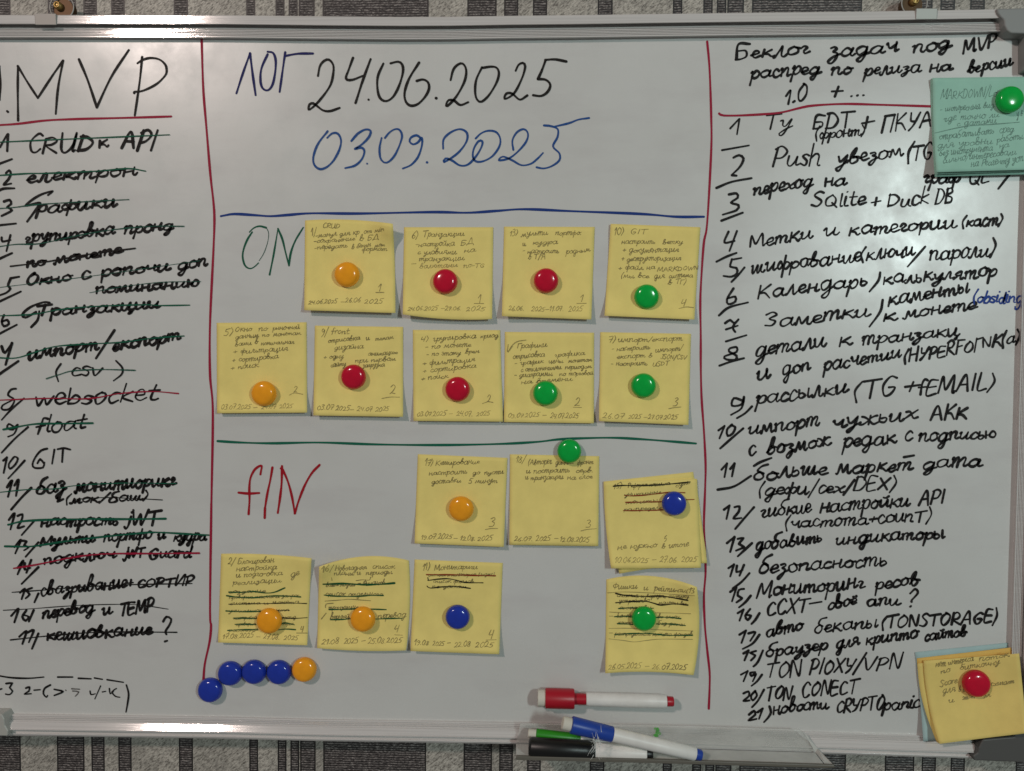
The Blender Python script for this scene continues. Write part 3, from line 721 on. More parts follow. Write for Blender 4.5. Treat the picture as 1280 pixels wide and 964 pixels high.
heading([tr(*cf, '326 662 335 520 333 400 345 300 385 220 435 181 458 182 452 220 444 265'), tr(*cf, '225 447 320 456 432 451'), tr(*cf, '564 195 545 310 515 450 490 600'), tr(*cf, '490 600 487 700'), tr(*cf, '618 650 640 500 656 350 660 182'), tr(*cf, '648 205 665 215 720 340 760 490 788 655'), tr(*cf, '788 655 830 520 890 370 960 250 1036 170')], 2.5, 'red', 'red word FIN')

# --- the lists
def entry(words, marks=(), strikes=(), m_='black', wid=3.1, label=None):
    """words: (text, x0, y0, x1, y1, x height[, width]); marks: extra pen strokes in the same ink; strikes: (points, width, ink)"""
    ik = Ink()
    for wd in words:
        write(ik, *wd[:6], wid * (1.06 if wd[1] < 300 else 0.96))
    for s in marks:
        ik.stroke(s, wid * 1.08, 0, step=4, taper=0.2)
    o = child(ik.done('list_entry', m_, None), board)
    if label:
        o['label'] = label
    for pts, w_, mm in strikes:
        k = Ink(lambda p: at(p.x, p.y, 0.00042))
        k.stroke(pts, w_, 0, step=5, vary=0.2)
        s = k.done('strike_line', mm, None)
        s.parent = o


gr, gt, rd = 'green', 'green_thin', 'crimson'
entry([('CRUD', 33, 191, 118, 188, 13), ('к', 123, 185, 136, 183, 10), ('АРI', 151, 187, 196, 188, 14)], [[(0, 184), (9, 168)], [(10, 168), (9, 189)], [(-4, 206), (15, 199)]], [([(-6, 178), (60, 175), (130, 172), (212, 168.5)], 1.6, gr)])
entry([('електрон', 33, 229, 172, 217, 9.5)], [[(7.5, 216.5), (11.5, 213), (13.5, 217.5), (10, 225), (4.5, 231), (14, 229.5)], [(-4, 240), (4, 236), (18, 235.5)]], [([(-6, 219.6), (35, 217), (60, 216.6), (120, 214), (160, 210.8), (182, 214)], 1.9, gr)])
entry([('рафики', 45, 266, 146, 259, 8.5)], [[(34, 277), (45, 262), (50, 254), (38, 256), (32, 257), (40, 250), (52, 243), (66, 239), (60, 244)], [(5, 252), (12, 250), (14, 255), (9, 259), (15, 263), (2, 270)], [(-4, 282), (20, 279.5)]], [([(-6, 261), (16, 259.5), (50, 255.5), (110, 252), (161, 249.5)], 1.6, gt)])
entry([('групировка', 31, 304, 143, 293, 8.5), ('пронд', 155, 292, 217, 287, 8.5)], [[(2, 297), (3, 302), (13, 300)], [(13, 294), (8, 314)], [(-4, 325), (15, 316.5)]], [([(-6, 309), (20, 305.5), (50, 304.5), (100, 294), (143, 287), (190, 283), (230, 283)], 1.5, gt)])
entry([('по', 33, 334, 57, 331, 7), ('монете', 68, 330, 153, 316, 6.8)], [], [([(13, 333), (60, 327), (110, 318), (169, 310.5)], 1.9, 'black_thin')])
entry([('Окно', 32, 356, 90, 350, 7.5), ('с', 102, 349, 113, 348, 9), ('ропочи', 126, 346, 213, 337, 7.5), ('доп', 222, 337, 260, 332, 9)], [[(13, 348), (24, 346)], [(13, 349), (10, 357), (13, 361), (8, 366), (0, 369)], [(-5, 379), (26, 364.5)]], [([(-6, 360), (60, 352), (130, 343), (200, 333), (250, 326)], 0.9, gt)])
entry([('поминанию', 119, 367, 250, 358, 7.2)], [], [([(112, 366), (150, 359), (200, 353), (251, 352)], 1.0, gt)])
entry([('Транзакции', 45, 395, 201, 385, 8.5)], [[(39, 409), (47, 400), (49, 389)], [(45, 390), (32, 397), (28, 393), (38, 384), (54, 378), (62, 378.5)], [(5, 394), (2, 402), (5, 408), (11, 405), (9, 400), (3, 402)], [(-4, 419), (21, 406)]], [([(-6, 395), (40, 393), (75, 387), (120, 383), (180, 381), (200, 382), (237, 381.5)], 1.7, gr)])
entry([('имnорт'.replace('n', 'п'), 35, 449, 124, 436, 9), ('експорт', 141, 439, 226, 424, 9)], [[(143, 413), (120, 448)], [(2, 433), (6, 441), (15, 429)], [(15, 429), (7, 456)], [(-4, 470), (23, 451.5)]], [([(-6, 447), (20, 447.5), (45, 440), (70, 433), (110, 430), (150, 428), (190, 423), (230, 420)], 1.7, gr)], wid=3.3)
entry([('csv', 88, 469, 128, 469, 10)], [[(76, 455), (70, 465), (73, 477)], [(145, 451), (153, 460), (152, 468), (142, 476)]], [([(58, 473.5), (75, 468), (92, 463.5), (130, 462), (169, 463)], 1.6, gt)], wid=2.4)
entry([('websocket', 43, 508, 198, 500, 13)], [[(20, 486), (14, 487), (10, 494), (18, 500), (12, 511), (3, 512), (3, 507), (16, 500)], [(30, 498), (14, 512), (2, 525)]], [([(-6, 500.5), (60, 498), (110, 498.5), (150, 492), (190, 489.5), (223, 492)], 1.6, rd)], wid=2.5)
entry([('float', 45, 541, 108, 535, 11)], [[(18, 534), (11, 530), (9, 535), (16, 537), (22, 531), (18, 542), (10, 546)], [(35, 534), (18, 549), (2, 566)]], [([(4, 537), (20, 534), (45, 530), (80, 529.5), (116, 529)], 2.3, gr)], wid=2.6)
entry([], [tr(0, 400, 4.38, '258 705 225 715 195 750 178 790 190 810 235 808 243 780'), tr(0, 400, 4.38, '205 785 220 762 240 785'), tr(0, 400, 4.38, '298 710 285 788'), tr(0, 400, 4.38, '345 705 340 778'), tr(0, 400, 4.38, '315 708 350 702 385 710'),
           tr(0, 400, 4.38, '18 770 38 752'), tr(0, 400, 4.38, '38 752 20 838'), tr(0, 400, 4.38, '75 752 48 790 55 815 85 790 98 758 80 748'), tr(0, 400, 4.38, '135 770 90 820 45 868')], wid=2.6, label='black list entry 10 GIT, not crossed out')
entry([('баз', 46, 618, 82, 613, 10), ('монитиорикг', 94, 615, 220, 606, 9.5)], [[(9, 609), (15, 601), (10, 621)], [(18, 607), (23, 600), (20, 620)], [(39, 610), (27, 622), (14, 637)], [(75, 622), (72, 627), (79, 624)]], [([(-6, 616), (35, 612), (70, 611), (95, 607), (150, 604), (220, 604.5)], 1.2, gr)], wid=3.3)
entry([('(мок', 82, 629, 124, 627, 6), ('баш)', 136, 628, 186, 624, 6)], [[(138, 616), (124, 629)]], [([(96, 624), (130, 622), (165, 623), (203, 625)], 1.1, 'black_thin')], wid=2.5)
entry([('настрость', 51, 657, 148, 656, 8.5), ('jWT', 156, 657, 200, 655, 11)], [[(11, 650), (18, 642), (13, 662)], [(22, 645), (28, 643), (27, 650), (22, 660), (30, 658)], [(42, 652), (27, 669)]], [([(10, 656), (35, 651), (100, 649), (160, 649), (207, 648.5)], 2.6, gr)], wid=3.0)
entry([('Мульти', 50, 683, 118, 677, 7.5), ('портфо', 129, 677, 190, 673, 7.5), ('и', 197, 675, 207, 674, 7), ('кудра', 217, 676, 258, 675, 7.5)], [[(18, 684), (26, 675), (19, 692)], [(27, 676), (33, 677), (30, 682), (36, 684), (30, 688)], [(48, 678), (32, 696)]], [([(6, 683), (40, 683), (80, 677), (120, 672), (160, 668), (190, 665.5), (225, 667), (261, 669)], 2.3, gr)], wid=2.8)
entry([('подключ', 54, 706, 145, 697, 8), ('jWT', 154, 699, 181, 696, 8), ('Guаrd', 186, 698, 239, 696, 8)], [[(22, 710), (29, 701), (22, 718)], [(31, 704), (31, 712), (38, 710)], [(39, 700), (33, 716)], [(48, 709), (38, 719), (27, 730)]], [([(17, 710.5), (45, 706), (90, 697), (130, 692.5), (190, 692), (249, 691.5)], 2.1, rd)], wid=2.9)
entry([('свазривание', 51, 745, 159, 733, 9), ('+', 159, 735, 167, 734, 8), ('СОРТИР', 171, 735, 243, 731, 7)], [[(25, 741), (31, 736), (27, 749)], [(40, 735), (33, 738), (37, 743), (32, 748)], [(48, 742), (43, 753)]], [([(15, 740.5), (50, 738), (100, 734), (160, 731), (240, 729.5)], 1.5, 'black_thin')], wid=2.7)
entry([('перевод', 53, 774, 118, 764, 9), ('и', 128, 769, 141, 767, 8), ('ТЕМР', 149, 771, 193, 763, 9)], [[(14, 770), (23, 761), (18, 778)], [(33, 763), (28, 771), (32, 776), (36, 771), (30, 769)], [(42, 763), (36, 777)]], [([(4, 763), (40, 761), (80, 758), (120, 756), (170, 756), (210, 761.5)], 1.1, 'black_thin')], wid=2.9)
entry([('кешиовкание', 58, 801, 190, 793, 9)], [[(24, 796), (33, 789), (28, 805)], [(34, 791), (42, 788), (36, 803)], [(48, 792), (40, 811)], [(204, 777), (208, 771), (214, 774), (212, 781), (207, 789), (208, 793)], [(206, 802), (209, 801)]], [([(13, 800), (60, 795), (110, 791), (160, 790), (221, 790.5)], 1.7, 'black_thin')], wid=2.9, label='list entry 17 ending in a question mark')
c5 = (0, 760, 4.571)
entry([], [tr(*c5, '-20 385 60 398 160 402 250 395'), tr(*c5, '330 395 415 395'), tr(*c5, '448 402 520 405'), tr(*c5, '540 400 585 408'), tr(*c5, '612 410 705 425'), tr(*c5, '722 440 735 490 730 540 720 595'),
           tr(*c5, '0 465 10 462'), tr(*c5, '35 432 70 430 55 455 72 475 55 495 32 492'), tr(*c5, '148 458 168 452 165 475 140 492 178 490'), tr(*c5, '195 470 230 467'), tr(*c5, '288 440 255 460 248 490 265 510 272 500'), tr(*c5, '310 465 360 478 310 500')], wid=2.2, label='small key inside a box in the lower left corner')
entry([], [tr(*c5, '515 475 520 495 545 490'), tr(*c5, '575 445 542 520'), tr(*c5, '585 480 605 476'), tr(*c5, '625 460 630 490 650 475'), tr(*c5, '665 460 640 480 660 505 685 510')], m_='black_thin', wid=1.6)
entry([], [tr(*c5, '410 462 455 465'), tr(*c5, '415 475 450 480 430 505'), tr(*c5, '375 470 378 472')], m_='faded', wid=1.8, label='half wiped marks in the key box')

# right list
entry([('Беклог', 919, 75, 1012, 67, 10), ('задач', 1036, 71, 1123, 64, 10), ('под', 1141, 66, 1189, 60, 9.5), ('MVP', 1203, 67, 1247, 57, 10)], wid=3.1, label='top line of the right heading')
entry([('распред', 938, 98, 1026, 91, 9), ('по', 1039, 94, 1066, 91, 8.5), ('релиза', 1080, 94, 1152, 89, 8.5), ('на', 1162, 90, 1190, 88, 8), ('версии', 1210, 92, 1266, 82, 8.5)], wid=3.0, label='second line of the right heading')
entry([('1.0', 982, 131, 1010, 126, 12), ('+', 1038, 122, 1054, 121, 14)], [[(1064, 120.5), (1065, 120)], [(1071.5, 119.6), (1072.5, 119)], [(1079, 119.2), (1080, 119)]], wid=2.8, label='third line of the right heading reading 1.0 + ...')
c2 = (880, 130, 3.2)
entry([('БDТ', 1016, 162, 1066, 160, 11), ('ПКУА', 1102, 165, 1166, 159, 12)], [tr(*c2, '655 52 645 98'), tr(*c2, '632 78 682 68'), tr(*c2, '72 185 180 166')], wid=2.9)
entry([('Ту', 955, 163, 990, 161, 11)], [tr(*c2, '105 98 140 60'), tr(*c2, '142 60 132 122')], m_='black_thin', wid=2.5)
entry([('(фронт)', 1019, 174, 1082, 168, 7.5)], wid=2.4)
entry([('Рush', 965, 209, 1027, 206, 13.5), ('увезом', 1046, 206, 1130, 195, 10), ('(ТG', 1134, 201, 1166, 198, 12.5)], [tr(*c2, '118 215 140 205 158 218 145 250 110 285'), tr(*c2, '112 285 130 287'), tr(*c2, '50 336 110 312 190 297')], wid=2.9)
entry([('переход', 942, 243, 1016, 233, 9.5), ('на', 1030, 234, 1058, 230, 9), ('граф', 1154, 229, 1200, 227, 9), ('QL', 1210, 231, 1238, 229, 9.5)], [[(1262, 218), (1248, 236)], tr(*c2, '100 362 130 358 135 375 108 395 138 405 130 425 75 443'), tr(*c2, '70 467 155 435')], wid=3.0)
entry([('SQlitе', 1014, 260, 1082, 256, 10.5), ('+', 1089, 258, 1102, 257, 13), ('Duсk', 1109, 259, 1162, 255, 11), ('DВ', 1169, 255, 1192, 254, 11)], wid=2.7)
c3 = (880, 260, 3.2)
entry([('Метки', 936, 310, 1016, 298, 10), ('и', 1030, 295, 1050, 292, 9), ('категории', 1061, 294, 1196, 284, 9.5), ('(каст)', 1202, 284, 1254, 280, 8.5)], [tr(*c3, '98 95 82 138 122 132'), tr(*c3, '132 92 102 172'), tr(*c3, '50 215 90 195 130 180')], wid=2.9)
entry([('шифрование', 939, 341, 1077, 326, 10), ('(ключи', 1076, 326, 1144, 319, 10.5), ('пароли)', 1162, 325, 1245, 319, 10.5)], [tr(*c3, '885 155 850 195 815 235'), tr(*c3, '112 205 105 235 130 240 132 262 110 275 78 272'), tr(*c3, '118 206 150 200'), tr(*c3, '162 238 140 265 110 296')], wid=2.8)
entry([('Календарь', 946, 374, 1085, 357, 10.5), ('калькулятор', 1104, 355, 1247, 345, 9.5)], [tr(*c3, '705 258 698 290 662 335'), tr(*c3, '118 322 92 365 98 385 125 375 125 355 95 362'), tr(*c3, '60 430 100 398 176 378')], wid=2.9)
entry([('Заметки', 955, 409, 1088, 396, 10), ('каменты', 1110, 383, 1213, 364, 10)], [tr(*c3, '715 368 705 415 662 475'), tr(880, 390, 3.2, '85 45 105 32 120 45 138 30'), tr(880, 390, 3.2, '138 30 115 60 125 80'), tr(880, 390, 3.2, '88 70 135 55'), tr(880, 390, 3.2, '88 118 170 93')], wid=3.0)
entry([('к', 1103, 402, 1121, 400, 10), ('монете', 1130, 398, 1221, 385, 8.5)], wid=3.0)
entry([('(оbsiding', 1216, 378, 1278, 379, 8.5)], m_='royal', wid=2.5, label='small bright blue word in brackets at the right edge')
c4 = (880, 390, 3.2)
entry([('детали', 944, 446, 1033, 431, 10), ('к', 1048, 432, 1066, 430, 10), ('транзакц', 1077, 432, 1200, 419, 9.5)], [tr(*c4, '128 140 105 145 100 158 130 175 125 192 90 190 82 178 130 160 132 142'), tr(*c4, '62 215 110 198 160 185')], wid=2.9)
entry([('и', 946, 475, 964, 471, 10.5), ('доп', 978, 469, 1014, 462, 10.5), ('расчетии', 1029, 464, 1127, 447, 9.5), ('(НУРЕRFОГ', 1130, 453, 1228, 438, 9.5), ('NК(а)', 1228, 435, 1275, 428, 8.5)], wid=2.9)
entry([('рассылки', 945, 506, 1060, 491, 11), ('(ТG', 1067, 498, 1122, 494, 13), ('fЕМАIL)', 1148, 493, 1243, 487, 12)], [tr(*c4, '155 355 120 345 112 375 150 370 160 340 150 385 108 412'), tr(*c4, '192 378 165 405 132 425'), tr(*c4, '805 300 865 292'), tr(*c4, '838 280 822 318')], wid=2.9)
c5r = (880, 520, 3.2)
entry([('импорт', 936, 543, 1025, 532, 10), ('чужьих', 1041, 534, 1147, 524, 11), ('АКК', 1163, 526, 1210, 523, 10)], [tr(*c5r, '58 58 82 40'), tr(*c5r, '82 40 62 90'), tr(*c5r, '112 35 92 55 95 80 115 70 125 45 108 38'), tr(*c5r, '157 50 110 90 65 130')], wid=3.1)
entry([('с', 936, 569, 945, 568, 11), ('возмож', 958, 569, 1039, 557, 10), ('редак', 1053, 560, 1121, 553, 10), ('с', 1130, 552, 1141, 551, 10), ('подписью', 1148, 552, 1247, 547, 9)], wid=3.1)
entry([('больше', 942, 601, 1035, 592, 10.5), ('маркет', 1046, 593, 1141, 587, 10), ('дата', 1153, 586, 1228, 582, 10)], [tr(*c5r, '70 215 92 190'), tr(*c5r, '92 190 82 245'), tr(*c5r, '105 212 122 190'), tr(*c5r, '122 190 112 242'), tr(*c5r, '55 295 120 282 188 240'), tr(*c5r, '200 200 225 185 270 168'), tr(*c5r, '800 165 840 158')], wid=3.1)
entry([('(дефи/сех/DЕХ)', 948, 620, 1120, 612, 9.5)], wid=2.7)
entry([('гибкие', 951, 646, 1015, 639, 10), ('настройки', 1025, 640, 1138, 632, 10), ('АРI', 1148, 632, 1182, 630, 10.5)], [tr(*c5r, '80 375 102 358'), tr(*c5r, '102 358 90 412'), tr(*c5r, '122 365 142 362 138 385 118 410 150 408'), tr(*c5r, '200 365 165 405 125 452')], wid=2.9)
entry([('(частота+соunТ)', 981, 660, 1165, 651, 9)], wid=2.5)
c6r = (880, 640, 3.2)
entry([('добавить', 944, 688, 1028, 677, 9), ('индикаторы', 1045, 680, 1182, 672, 9)], [tr(*c6r, '92 125 122 100'), tr(*c6r, '122 100 105 160'), tr(*c6r, '135 108 158 105 140 128 160 140 128 155'), tr(*c6r, '192 125 165 150 135 178')], wid=3.1)
entry([('безопасность', 948, 717, 1109, 706, 10)], [tr(*c6r, '98 225 120 210'), tr(*c6r, '120 210 105 258'), tr(*c6r, '132 215 130 240 155 232'), tr(*c6r, '160 212 142 255'), tr(*c6r, '182 245 150 280 115 306')], wid=2.9)
entry([('Мониторинг', 946, 746, 1081, 735, 10.5), ('ресов', 1094, 737, 1150, 730, 9.5)], [tr(*c6r, '105 320 130 302'), tr(*c6r, '130 302 112 358'), tr(*c6r, '160 308 140 312 135 335 152 345 130 362'), tr(*c6r, '187 335 165 362 140 382')], wid=3.0)
entry([('ССХТ', 958, 769, 1010, 766, 10.5), ('—', 1010, 762, 1029, 760, 11), ('своё', 1035, 761, 1071, 756, 8.5), ('апи', 1083, 759, 1126, 755, 8.5), ('?', 1135, 758, 1149, 756, 11.5)], [tr(*c6r, '135 405 158 390'), tr(*c6r, '158 390 142 435'), tr(*c6r, '185 388 165 415 175 432 188 415 170 412'), tr(*c6r, '222 405 205 432 190 448')], wid=3.0)
c8 = (880, 770, 3.2)
entry([('авто', 957, 797, 1004, 786, 8.5), ('бекапы', 1017, 791, 1098, 784, 9), ('(ТОNSТОRАGЕ)', 1102, 785, 1247, 778, 9.5)], [tr(*c8, '142 75 168 58'), tr(*c8, '168 58 150 108'), tr(*c8, '178 70 205 65 185 100'), tr(*c8, '222 75 195 110 155 132')], wid=2.9)
entry([('браузер', 957, 821, 1035, 812, 9), ('для', 1045, 811, 1075, 806, 8.5), ('крипто', 1082, 806, 1147, 797, 8.5), ('сайтов', 1156, 801, 1208, 795, 8.5)], [tr(*c8, '158 150 178 138'), tr(*c8, '178 138 162 178'), tr(*c8, '208 140 185 148 205 158 188 178'), tr(*c8, '236 138 215 185 198 202')], wid=2.9)
entry([('ТОN', 957, 848, 1003, 845, 12), ('РIОХУ', 1012, 843, 1068, 840, 11), ('/', 1068, 838, 1080, 837, 11), ('VРN', 1079, 839, 1128, 836, 11)], [tr(*c8, '148 235 175 220'), tr(*c8, '175 220 158 262'), tr(*c8, '205 225 185 228 190 240 208 232 195 262'), tr(*c8, '232 235 212 262 190 280')], wid=2.7)
entry([('ТОN', 957, 876, 990, 874, 11.5), ('СОNЕСТ', 1002, 872, 1072, 867, 10.5)], [tr(*c8, '158 310 178 302 180 320 158 340 182 338'), tr(*c8, '205 300 188 320 195 338 212 318 205 302'), tr(*c8, '240 295 215 340 192 365')], wid=2.8)
entry([('новости', 966, 893, 1036, 885, 9), ('СRУРТО', 1045, 890, 1106, 887, 9.5), ('раniс', 1104, 887, 1150, 885, 9)], [tr(*c8, '180 395 200 380 205 395 178 418 210 412'), tr(*c8, '215 385 235 370'), tr(*c8, '235 370 220 412'), tr(*c8, '262 362 268 385 258 405 240 425')], wid=2.9)


# ------------------------------------------------------------------ sticky notes
def bil(Q, u, v):
    a, b, c, d = [Vector(q) for q in Q]         # top left, top right, bottom right, bottom left
    return a * (1 - u) * (1 - v) + b * u * (1 - v) + c * u * v + d * (1 - u) * v


class Note:
    def __init__(self, Q, label, group=None, paper='yellow_paper', base=0.0005, lift=0.006, vm=0.55, curls=(), bows=(0, 0, 0, 0), name='sticky_note', side=0.0, right=0.0, cat='sticky note'):
        self.Q, self.base, self.lift, self.vm, self.curls, self.bows, self.side, self.right = Q, base, lift, vm, curls, bows, side, right
        n = 22
        bm = bmesh.new()
        g = [[None] * (n + 1) for _ in range(n + 1)]
        c = self.point(0.5, 0.5)
        for i in range(n + 1):
            for j in range(n + 1):
                g[i][j] = bm.verts.new(self.point(j / n, i / n) - c)
        for i in range(n):
            for j in range(n):
                bm.faces.new((g[i][j], g[i + 1][j], g[i + 1][j + 1], g[i][j + 1]))
        o = obj(name, bm, paper, smooth=True)
        o.location = c
        md = o.modifiers.new('thickness', 'SOLIDIFY')
        md.thickness, md.offset = 0.00016, -1
        tag(o, label, cat, group)
        self.o, self.c = o, c

    def px(self, u, v):
        p = bil(self.Q, u, v)
        t, r, b, l = self.bows
        p.y += t * 4 * u * (1 - u) * (1 - v) + b * 4 * u * (1 - u) * v
        p.x += r * 4 * v * (1 - v) * u + l * 4 * v * (1 - v) * (1 - u)
        return p

    def h(self, u, v):
        h = self.base
        if v > self.vm:
            h += self.lift * ((v - self.vm) / (1 - self.vm)) ** 1.6
        h += self.right * max(0.0, (u - 0.55) / 0.45) ** 1.3
        h += self.side * (2 * u - 1) ** 2 * min(1, v * 2)
        for cu, cv, s, amt in self.curls:
            h += amt * math.exp(-((u - cu) ** 2 + (v - cv) ** 2) / s ** 2)
        return h

    def point(self, u, v, dz=0.0):
        p = self.px(u, v)
        return at(p.x, p.y, self.h(u, v) + dz)

    def uv(self, p):
        u = v = 0.5
        for _ in range(5):
            f0 = self.px(u, v)
            du = (self.px(u + 1e-3, v) - f0) * 1e3
            dv = (self.px(u, v + 1e-3) - f0) * 1e3
            e = Vector(p) - f0
            det = du.x * dv.y - du.y * dv.x
            u += (e.x * dv.y - e.y * dv.x) / det
            v += (du.x * e.y - du.y * e.x) / det
        return u, v

    def surf(self, dz):
        def f(p):
            u, v = self.uv(p)
            return self.point(u, v, dz) - self.c
        return f

    def text(self, crop, lines, m_='pen', wid=1.0, name='handwriting'):
        ox, oy, s = crop
        if len(lines) > 1:
            for q in [q for q in lines if len(q[0]) == 1 and q[0].isdigit()]:
                self.text(crop, [q], m_, wid, 'task_score')
            lines = [q for q in lines if not (len(q[0]) == 1 and q[0].isdigit())]
        ik = Ink(self.surf(0.00018))
        for t, x0, y0, x1, y1, xh in lines:
            write(ik, t, ox + x0 / s, oy + y0 / s, ox + x1 / s, oy + y1 / s, xh / s, wid * 0.82, jit=0.13)
        o = ik.done(name, m_, None)
        o.parent = self.o
        return o

    def marks(self, crop, strokes, m_, wid, name='strike_line', vary=0.25):
        ox, oy, s = crop
        ik = Ink(self.surf(0.00034))
        for st in strokes:
            ik.stroke(tr(ox, oy, s, st), wid, 0, step=3, vary=vary)
        o = ik.done(name, m_, None)
        o.parent = self.o
        return o


def crop(x0, y0, x1, y1):
    return (x0, y0, min(1280 / (x1 - x0), 964 / (y1 - y0)))


def Q(c, flat):
    return tr(*c, flat)


GR_ON = 'yellow notes in the two rows below ON'
GR_FIN = 'yellow notes in the two rows below FIN'
NOTES = {}

c = crop(376, 270, 506, 406)
n = NOTES['a1'] = Note(Q(c, '38 40 815 70 838 860 30 835'), 'yellow note under orange magnet, nearest the word ON, top right corner curling', GR_ON, lift=0.007, curls=[(1.0, 0.0, 0.2, 0.011)], bows=(-3, 1, 0, 0))
n.text(c, [('СRUD', 190, 110, 350, 105, 26), ('1/', 95, 185, 145, 160, 38), ('-манул для кр', 130, 190, 520, 160, 24), ('от мin', 555, 160, 740, 130, 24), ('-сохранение', 115, 240, 480, 218, 24), ('в БД', 520, 220, 690, 205, 26), ('-передать', 120, 298, 415, 280, 25), ('в бекан', 450, 290, 620, 270, 22), ('мом', 655, 275, 745, 268, 18), ('формат', 540, 310, 765, 305, 20), ('1', 685, 675, 715, 672, 40)], 'pen', 1.0)
n.text(c, [('24.06.2025', 65, 785, 325, 770, 20), ('—26.06', 350, 770, 530, 765, 22), ('2025', 560, 775, 730, 775, 22)], 'pen', 0.95)
n.marks(c, ['665 678 735 677'], 'pen', 0.9, 'underline')

c = crop(496, 270, 626, 406)
n = NOTES['a2'] = Note(Q(c, '65 100 855 100 845 914 52 872'), 'yellow note under red magnet, second from left in the top note row', GR_ON, lift=0.006, curls=[(0, 1, 0.3, 0.003)], bows=(0, 0, 3, 0))
n.text(c, [('6)', 130, 200, 190, 190, 34), ('Транзакции', 230, 185, 600, 175, 28), ('-настройка', 165, 272, 515, 262, 27), ('БД', 565, 262, 680, 250, 30), ('с уловиями', 185, 340, 530, 335, 26), ('на', 595, 325, 700, 315, 26), ('транзакции', 195, 400, 600, 390, 26), ('1', 715, 775, 750, 772, 40)], 'pen', 1.0)
n.text(c, [('-', 125, 445, 175, 443, 30), ('валютами', 200, 465, 540, 450, 24), ('по-ТG', 590, 455, 780, 455, 24), ('24.06.2025 —27.06.', 95, 838, 570, 835, 24), ('2025', 610, 845, 785, 838, 24)], 'pen_faint', 1.0)
n.marks(c, ['685 775 770 776'], 'pen', 0.9, 'underline')

c = crop(620, 270, 750, 406)
n = NOTES['a3'] = Note(Q(c, '72 95 875 98 845 918 52 888'), 'yellow note under red magnet, third from left in the top note row', GR_ON, lift=0.006, curls=[(0, 1, 0.3, 0.002)])
n.text(c, [('13)', 120, 180, 195, 170, 30), ('мульти', 225, 180, 460, 165, 27), ('портфо:', 525, 170, 760, 165, 28), ('и', 235, 265, 265, 262, 26), ('кудра', 325, 255, 550, 245, 24), ('- настроить', 235, 330, 560, 330, 25), ('родным', 620, 335, 835, 315, 26), ('в Т/А', 285, 385, 440, 380, 28), ('1', 740, 765, 775, 762, 38)], 'pen', 1.0)
n.text(c, [('26.06.', 110, 840, 250, 835, 24), ('2025—11.07.', 310, 845, 600, 842, 24), ('2025', 640, 850, 770, 840, 26)], 'pen_faint', 1.0)
n.marks(c, ['715 775 800 774'], 'pen', 0.8, 'underline')

c = crop(745, 270, 880, 406)
n = NOTES['a4'] = Note(Q(c, '130 70 925 100 872 918 75 884'), 'yellow note under green magnet, the highest one at the right end below the blue line', GR_ON, lift=0.006, vm=0.72, curls=[(0, 0.0, 0.25, 0.002)], bows=(0, 0, 0, 0))
n.text(c, [('10)', 160, 165, 250, 155, 34), ('GIТ', 300, 162, 460, 158, 32), ('настроить', 225, 248, 525, 245, 27), ('ветку', 590, 250, 770, 245, 27), ('+ документация', 235, 325, 735, 318, 28), ('+ деструкторизация', 225, 400, 755, 390, 26), ('+ файл на', 200, 475, 525, 472, 25), ('МАRКDОWN', 540, 495, 910, 478, 26), ('(мы все', 220, 550, 470, 548, 25), ('для', 515, 555, 610, 548, 25), ('система', 645, 548, 860, 540, 25), ('в ТГ)', 640, 605, 800, 600, 27), ('4', 750, 800, 800, 798, 40)], 'pen', 1.05)
n.marks(c, ['735 820 800 806 865 812'], 'pen', 0.8, 'underline')

c = crop(265, 396, 395, 530)
n = NOTES['b1'] = Note(Q(c, '42 55 850 50 855 862 45 868'), 'yellow note under orange magnet, nearest the red dividing line in the second note row', GR_ON, lift=0.005, vm=0.72)
n.text(c, [('5)', 105, 165, 190, 160, 36), ('Окно', 205, 135, 360, 130, 28), ('по', 415, 130, 500, 125, 24), ('рыночной', 545, 120, 790, 105, 24), ('данным', 210, 200, 420, 180, 24), ('по', 450, 180, 515, 175, 22), ('монетам', 550, 175, 800, 160, 22), ('ваши в', 205, 265, 415, 245, 25), ('номинальная', 440, 255, 740, 240, 22), ('+ фильтрация', 190, 335, 685, 305, 26), ('+ сортировка', 180, 410, 600, 370, 27), ('+ поиск', 170, 475, 420, 455, 26), ('2', 730, 685, 770, 682, 32)], 'pen', 1.05)
n.text(c, [('03.07.2025 — ', 80, 830, 430, 830, 26), ('24.07', 440, 830, 575, 825, 24), ('2025', 605, 825, 725, 820, 26)], 'pen_faint', 1.0)
n.marks(c, ['695 705 740 685 815 697'], 'pen', 0.8, 'underline')

c = crop(385, 396, 515, 530)
n = NOTES['b2'] = Note(Q(c, '62 80 855 92 855 900 48 888'), 'yellow note under red magnet, second from left in the second note row', GR_ON, lift=0.006)
n.text(c, [('9/', 115, 180, 180, 165, 38), ('front', 210, 155, 370, 150, 28), ('отрисовка', 180, 235, 470, 205, 25), ('и', 520, 215, 555, 212, 24), ('темам', 605, 212, 770, 200, 22), ('дизайна', 235, 300, 500, 280, 27), ('+ одну', 140, 380, 320, 372, 25), ('анимацию', 540, 350, 810, 335, 22), ('сайту', 205, 450, 340, 440, 24), ('при первом', 420, 415, 790, 395, 23), ('загрузка', 490, 455, 690, 445, 22), ('2', 730, 700, 790, 698, 46)], 'pen', 1.05)
n.text(c, [('03.07', 80, 838, 230, 835, 26), ('2025— 24.07', 245, 842, 580, 850, 25), ('2025', 605, 852, 730, 845, 26)], 'pen', 0.9)
n.marks(c, ['665 735 740 722 825 723'], 'pen', 0.8, 'underline')

